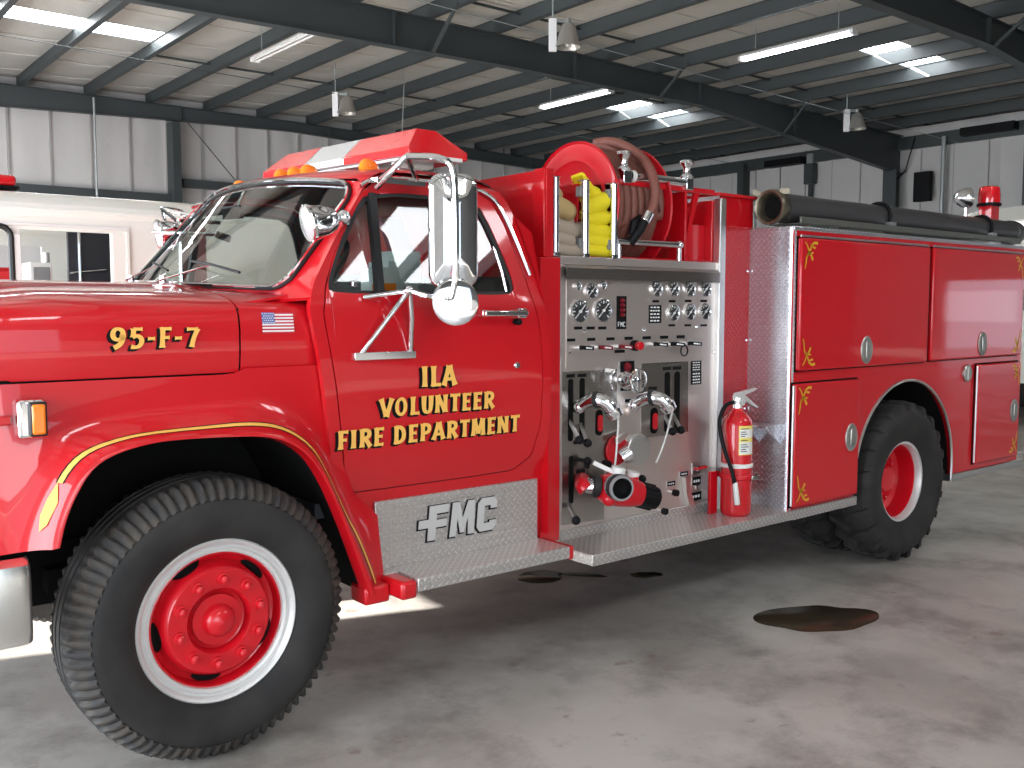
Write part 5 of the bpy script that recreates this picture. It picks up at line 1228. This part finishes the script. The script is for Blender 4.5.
MB().lathe([(.08, 0), (.092, .01), (.092, .07), (.085, .09), (.085, .12), (.0001, .125)], (HX1 - .08, HY, HZ), (1, 0, 0), 'suction', 28).build('rear_coupling', sh)
MB().box((HX0 + .20, HY - .10, ZT + .022), (HX0 + 1.0, HY - .06, ZT + .045), 'rack').box((HX0 + .10, HY - .115, ZT + .05), (HX1 - .1, HY - .10, ZT + .085), 'rack').box((HX0 + .10, HY - .11, ZT + .045), (HX1 - .1, HY + .10, ZT + .052), 'rack').box((HX0 + .4, HY - .1, ZT + .02), (HX0 + .5, HY + .08, ZT + .05), 'alu').box((HX1 - .5, HY - .1, ZT + .02), (HX1 - .4, HY + .08, ZT + .05), 'alu').build('suction_rack', eng, bevel=.003)
for x_ in (4.40, 5.78):
    MB().tube([(x_ + .012 * math.sin(a) - .02, HY + (HR + .012) * math.cos(a), HZ + (HR + .012) * math.sin(a)) for a in np.linspace(-.5, PI + .5, 22)], .012, 'black', 8).box((x_ - .04, HY - HR - .03, HZ - .06), (x_ + .02, HY - HR + .01, HZ - .03), 'alu').build('hose_clamp', eng)
# ---- fire extinguisher standing on the running board
EX, EY, EZ = 2.965, .015, .492
EX = at(735.5, 510, y=EY).x
ex = thing('fire_extinguisher', 'red fire extinguisher with yellow and white label standing on the running board', 'fire extinguisher', (EX, EY, EZ))
er = .085
MB().lathe([(.0001, .0), (er - .012, .0), (er - .004, .01), (er, .03), (er, .495), (er - .006, .53), (er - .03, .56), (.035, .58), (.030, .595), (.0001, .595)], (EX, EY, EZ + .001), (0, 0, 1), 'red', 40).build('cylinder', ex, angle=50)
MB().cyl((EX, EY, EZ + 0.590), (EX, EY, EZ + 0.655), .026, 'chrome', 18).cyl((EX - .04, EY, EZ + 0.630), (EX + .02, EY, EZ + 0.630), .014, 'chrome', 12).cyl((EX, EY - .04, EZ + 0.630), (EX, EY, EZ + 0.630), .018, 'silver', 14).build('valve', ex)
MB().prism([(EX - .035, EY - .012, EZ + 0.655), (EX - .02, EY - .012, EZ + 0.680), (EX + .15, EY - .012, EZ + 0.700), (EX + .155, EY - .012, EZ + 0.688), (EX + .01, EY - .012, EZ + 0.655)], (0, .024, 0), 'silver').build('squeeze_lever', ex, bevel=.003)
MB().prism([(EX + .01, EY - .012, EZ + 0.655), (EX + .05, EY - .012, EZ + 0.667), (EX + .175, EY - .012, EZ + 0.590), (EX + .165, EY - .012, EZ + 0.583), (EX + .04, EY - .012, EZ + 0.635)], (0, .024, 0), 'silver').build('carry_handle', ex, bevel=.003)
MB().tube(smooth([(EX - .04, EY, EZ + .630), (EX - .090, EY + .02, EZ + .615), (EX - .125, EY + .03, EZ + .52), (EX - .125, EY - .01, EZ + .38), (EX - .105, EY - .055, EZ + .26), (EX - .095, EY - .065, EZ + .19)], 3), .011, 'black', 10).build('discharge_hose', ex)
MB().lathe([(.011, 0), (.014, .01), (.016, .12), (.013, .125), (.0001, .12)], (EX - .094, EY - .066, EZ + .20), (.10, -.06, -1), 'ivory', 16).build('nozzle', ex)
lab = []
def arcstrip(a0, a1, z0, z1, m, off, mb=None):
    mb = mb or MB(); rows = [[Vector((EX + (er + off) * math.cos(a), EY + (er + off) * math.sin(a), z)) for a in np.linspace(a0, a1, 9)] for z in (z0, z1)]
    return mb.grid(rows, m)
LA0, LA1 = -2.36, -1.22
l_ = arcstrip(LA0, LA1, EZ + .345, EZ + .505, 'label', .0012)
l2 = arcstrip(LA0 + .06, LA1 - .06, EZ + .350, EZ + .415, 'ivory', .0018, arcstrip(LA0 + .06, LA1 - .06, EZ + .44, EZ + .485, 'ivory', .0018, l_))
for k, (z_, w_) in enumerate(((.412, .8), (.395, .5), (.383, .6), (.371, .4), (.348, .7), (.325, .65), (.313, .8), (.300, .5), (.288, .6))): arcstrip(LA0 + .12, LA0 + .12 + .7 * w_, EZ + z_ + .077 - .0025, EZ + z_ + .077 + .0025, 'ink', .0024, l2)
l2.build('label', ex)
bk = MB().lathe([(er + .003, .0), (er + .006, .002), (er + .006, .022), (er + .003, .024)], (EX, EY, EZ + .270), (0, 0, 1), 'ivory', 40).build('strap', ex)
MB().box((EX - .115, EY + .085, EZ), (EX - .055, EY + .105, EZ + .24), 'redp').box((EX - .10, EY + .088, EZ + .205), (EX + .09, EY + .102, EZ + .235), 'redp').lathe([(er + .002, 0), (er + .007, .002), (er + .007, .028), (er + .002, .03)], (EX, EY, EZ + .205), (0, 0, 1), 'redp', 32).build('bracket', ex, bevel=.002)
MB().box((EX + .01, EY - er - .018, EZ + .20), (EX + .075, EY - er + .014, EZ + .228), 'steel2').build('strap_latch', ex, bevel=.004)

# ---- lettering: flared brush strokes, gold over a black drop shade
GL = {
 'I': (.42, [[(.21, 0), (.21, 1)]]),
 'L': (.62, [[(.2, 0), (.2, 1)], [(.12, .07), (.62, .07)]]),
 'A': (.84, [[(.08, 0), (.40, .98)], [(.42, 1), (.74, 0)], [(.2, .32), (.62, .32)]]),
 'V': (.80, [[(.08, 1), (.40, .03)], [(.42, 0), (.74, 1)]]),
 'O': (.86, ['oval']),
 'U': (.80, [[(.18, 1), (.18, .38), (.24, .14), (.42, .05), (.58, .14), (.64, .38), (.64, 1)]]),
 'N': (.86, [[(.17, 0), (.17, 1)], [(.17, .98), (.68, .03)], [(.68, 0), (.68, 1)]]),
 'T': (.74, [[(.38, 0), (.38, .96)], [(.04, .93), (.72, .93)]]),
 'E': (.66, [[(.2, 0), (.2, 1)], [(.12, .07), (.62, .07)], [(.2, .52), (.54, .52)], [(.12, .93), (.62, .93)]]),
 'R': (.78, [[(.2, 0), (.2, 1)], [(.2, .93), (.46, .93), (.62, .83), (.62, .62), (.46, .50), (.2, .50)], [(.36, .50), (.70, 0)]]),
 'F': (.64, [[(.2, 0), (.2, 1)], [(.2, .50), (.54, .50)], [(.12, .93), (.62, .93)]]),
 'D': (.84, [[(.2, 0), (.2, 1)], [(.12, .07), (.42, .07), (.62, .22), (.68, .5), (.62, .78), (.42, .93), (.12, .93)]]),
 'P': (.74, [[(.2, 0), (.2, 1)], [(.2, .93), (.46, .93), (.62, .82), (.62, .60), (.46, .46), (.2, .46)]]),
 'M': (1.02, [[(.16, 0), (.20, 1)], [(.22, 1), (.50, .12)], [(.50, .12), (.78, 1)], [(.80, 1), (.86, 0)]]),
 '9': (.78, [[(.62, .66), (.56, .48), (.38, .42), (.20, .50), (.13, .70), (.20, .90), (.38, .97), (.56, .90), (.63, .70), (.60, .42), (.48, .18), (.22, .04)]]),
 '5': (.74, [[(.22, .93), (.64, .93)], [(.22, .96), (.20, .54)], [(.18, .56), (.40, .62), (.58, .50), (.62, .32), (.54, .13), (.36, .04), (.12, .09)]]),
 '7': (.72, [[(.08, .90), (.64, .90)], [(.62, .92), (.42, .45), (.34, 0)]]),
 '-': (.46, [[(.06, .46), (.40, .46)]]), ' ': (.36, [])}
def lettering(text, x0, x1, z0, h, surf, par, name, shear=0.0, wt=.128):
    """surf(x,z)->y"""
    adv = sum(GL[c][0] + .10 for c in text); sx = (x1 - x0) / adv; cur = x0
    for ch in text:
        w_, strokes = GL[ch]
        if strokes:
            for lay, (mt, dx, dz, lift, grow) in enumerate((('black', -.12, -.09, .0025, .03), ('black', -.06, -.045, .003, .03), ('gold', 0, 0, .0075, 0))):
                if lay == 0: mb = MB()
                if lay == 2:
                    mb.build(name + '_shade', par, flat=True, fix=False); mb = MB()
                for si, st in enumerate(strokes):
                    if st == 'oval':
                        A, B = [], []
                        for k in range(33):
                            a = 2 * PI * k / 32; c_, s_ = math.cos(a), math.sin(a)
                            A.append((.42 + (.38 + grow) * c_, .5 + (.52 + grow) * s_)); B.append((.42 + (.15 - grow) * c_, .5 + (.34 - grow) * s_))
                    else:
                        P = [Vector((a, b)) for a, b in st]
                        if len(P) > 2: P = [Vector((v.x, v.y)) for v in smooth([Vector((a, b, 0)) for a, b in st], 2)]
                        else: P = [P[0].lerp(P[1], t) for t in (0, .12, .3, .5, .7, .88, 1)]
                        A, B = [], []; n_ = len(P)
                        for i, p in enumerate(P):
                            d = (P[min(n_ - 1, i + 1)] - P[max(0, i - 1)]); d.normalize(); nn = Vector((-d.y, d.x)); t = i / (n_ - 1)
                            vert = abs(d.y); w0 = wt * (.62 + .38 * vert) * (1 + .42 * abs(2 * t - 1) ** 3) + grow
                            A.append(tuple(p + nn * w0)); B.append(tuple(p - nn * w0))
                    rows = []
                    for L_ in (A, B):
                        r = []
                        for a, b in L_:
                            x = cur + (a + dx + shear * b) * sx; z = z0 + (b + dz) * h; r.append(Vector((x, surf(x, z) - lift - si * .0006, z)))
                        rows.append(r)
                    mb.grid(rows, mt)
            mb.build(name, par, flat=True, fix=False)
        cur += (w_ + .10) * sx
door_s = lambda x, z: sideY(z) - .002
def line(text, a, b, top, surf, par, y, **k):
    """a, b: baseline ends, top: point on the cap line (all pixels of the photo)"""
    A, B, T = at(*a, y=y), at(*b, y=y), at(*top, y=y); z0 = (A.z + B.z) / 2
    lettering(text, A.x, B.x, z0, T.z - A.z, surf, par, 'gold_letter', **k)
line('ILA', (420, 387.5), (457, 384), (421, 367), door_s, door, .03)
line('VOLUNTEER', (379, 417), (495, 408), (380, 398.5), door_s, door, .03, shear=0)
line('FIRE DEPARTMENT', (337.5, 449), (521, 432), (339, 430), door_s, door, .03)
def hood_s(x, z): return float(np.interp(z, [1.412, 1.48, 1.56, 1.615, 1.642], [.088, .078, .075, .085, .098])) - .001
line('95-F-7', (108, 348), (200, 347.5), (108, 327), hood_s, hood, .08, shear=.05, wt=.115)
# flag decal on the cowl side
a, b = at(262, 312.5, y=.075), at(294, 333, y=.075); x0, x1, z1, z0 = a.x, b.x, a.z, b.z
fl = MB()
def fq(xa, xb, za, zb, m, l_):
    fl.add([(xa, hood_s(xa, za) - l_, za), (xb, hood_s(xb, za) - l_, za), (xb, hood_s(xb, zb) - l_, zb), (xa, hood_s(xa, zb) - l_, zb)], [(0, 1, 2, 3)], m)
hh = (z1 - z0) / 13
for k in range(13): fq(x0, x1, z0 + k * hh, z0 + (k + 1) * hh, 'flagred' if k % 2 == 0 else 'whitep', .002)
for k in range(6, 13): fq(x0, lerp(x0, x1, .4), z0 + k * hh, z0 + (k + 1) * hh, 'blue', .0035)
for r in range(5):
    for c_ in range(6 if r % 2 == 0 else 5):
        sx_ = lerp(x0, lerp(x0, x1, .4), (c_ + (.5 if r % 2 == 0 else 1)) / 6); sz_ = lerp(z0 + 6 * hh, z1, (r + .5) / 5); fq(sx_ - .002, sx_ + .002, sz_ - .0025, sz_ + .0025, 'whitep', .0045)
fl.build('flag_decal', eng, flat=True, fix=False)
# papers and an orange box on the dashboard, seen through the door window
pp = thing('paper_stack', 'stack of papers and booklets on the dash behind the door window', 'papers', (.95, .35, 1.70))
for k, (a, b, c_) in enumerate((((378, 276), (404, 268), .0), ((386, 270), (416, 262), .02), ((392, 265), (418, 252), .05))):
    p, q = at(*a, y=.35 + c_), at(*b, y=.35 + c_)
    MB().box((p.x, .33 + c_, 1.70 + .02 * k), (q.x, .50 + c_, max(q.z, 1.73 + .02 * k)), 'paper').build('booklet', pp, bevel=.002)
tag(MB().box((at(378, 280, y=.28).x, .26, 1.70), (at(394, 280, y=.28).x, .33, 1.745), 'amber').build('orange_box', bevel=.003), 'small orange box on the dash behind the door window', 'box')
MB().box((.62, .16, 1.62), (1.15, .60, 1.70), 'dash').build('dash_shelf', eng)

# ------------------------------------------------------------------ wet patches on the floor
def puddle(px, py, rx, ry, seed, label, rot=0.0):
    """outline read off the photo and laid on the floor"""
    rnd = random.Random(seed); ph = [rnd.uniform(0, 6.28) for _ in range(7)]; P = []
    for i in range(96):
        a = 2 * PI * i / 96; r = 1 + sum(.045 / (k * .5 + .5) * math.sin((k + 2) * a + ph[k]) for k in range(7))
        u, v = rx * r * math.cos(a), ry * r * math.sin(a)
        P.append(at(px + u * math.cos(rot) - v * math.sin(rot), py + u * math.sin(rot) + v * math.cos(rot), z=.0006))
    c_ = sum(P, Vector()) / len(P); Q = [c_ + (p - c_) * .985 + Vector((0, 0, .002)) for p in P]
    mb = MB().grid([P, Q], 'wet', cyc=True).add(Q, [tuple(range(96))], 'wet')
    tag(mb.build('puddle', angle=80), label, 'puddle', 'dark wet patches on the concrete')
puddle(817, 618.5, 57, 14, 3, 'large dark round puddle on open floor in front of the rear wheel')
puddle(540, 577, 24, 6, 5, 'dark puddle on the floor just under the edge of the running board')
puddle(583, 575, 22, 1.8, 8, 'thin dark trickle leading right from the puddle under the running board', .06)
puddle(646, 575, 16, 2.8, 9, 'small dark wet spot in the shade under the running board')
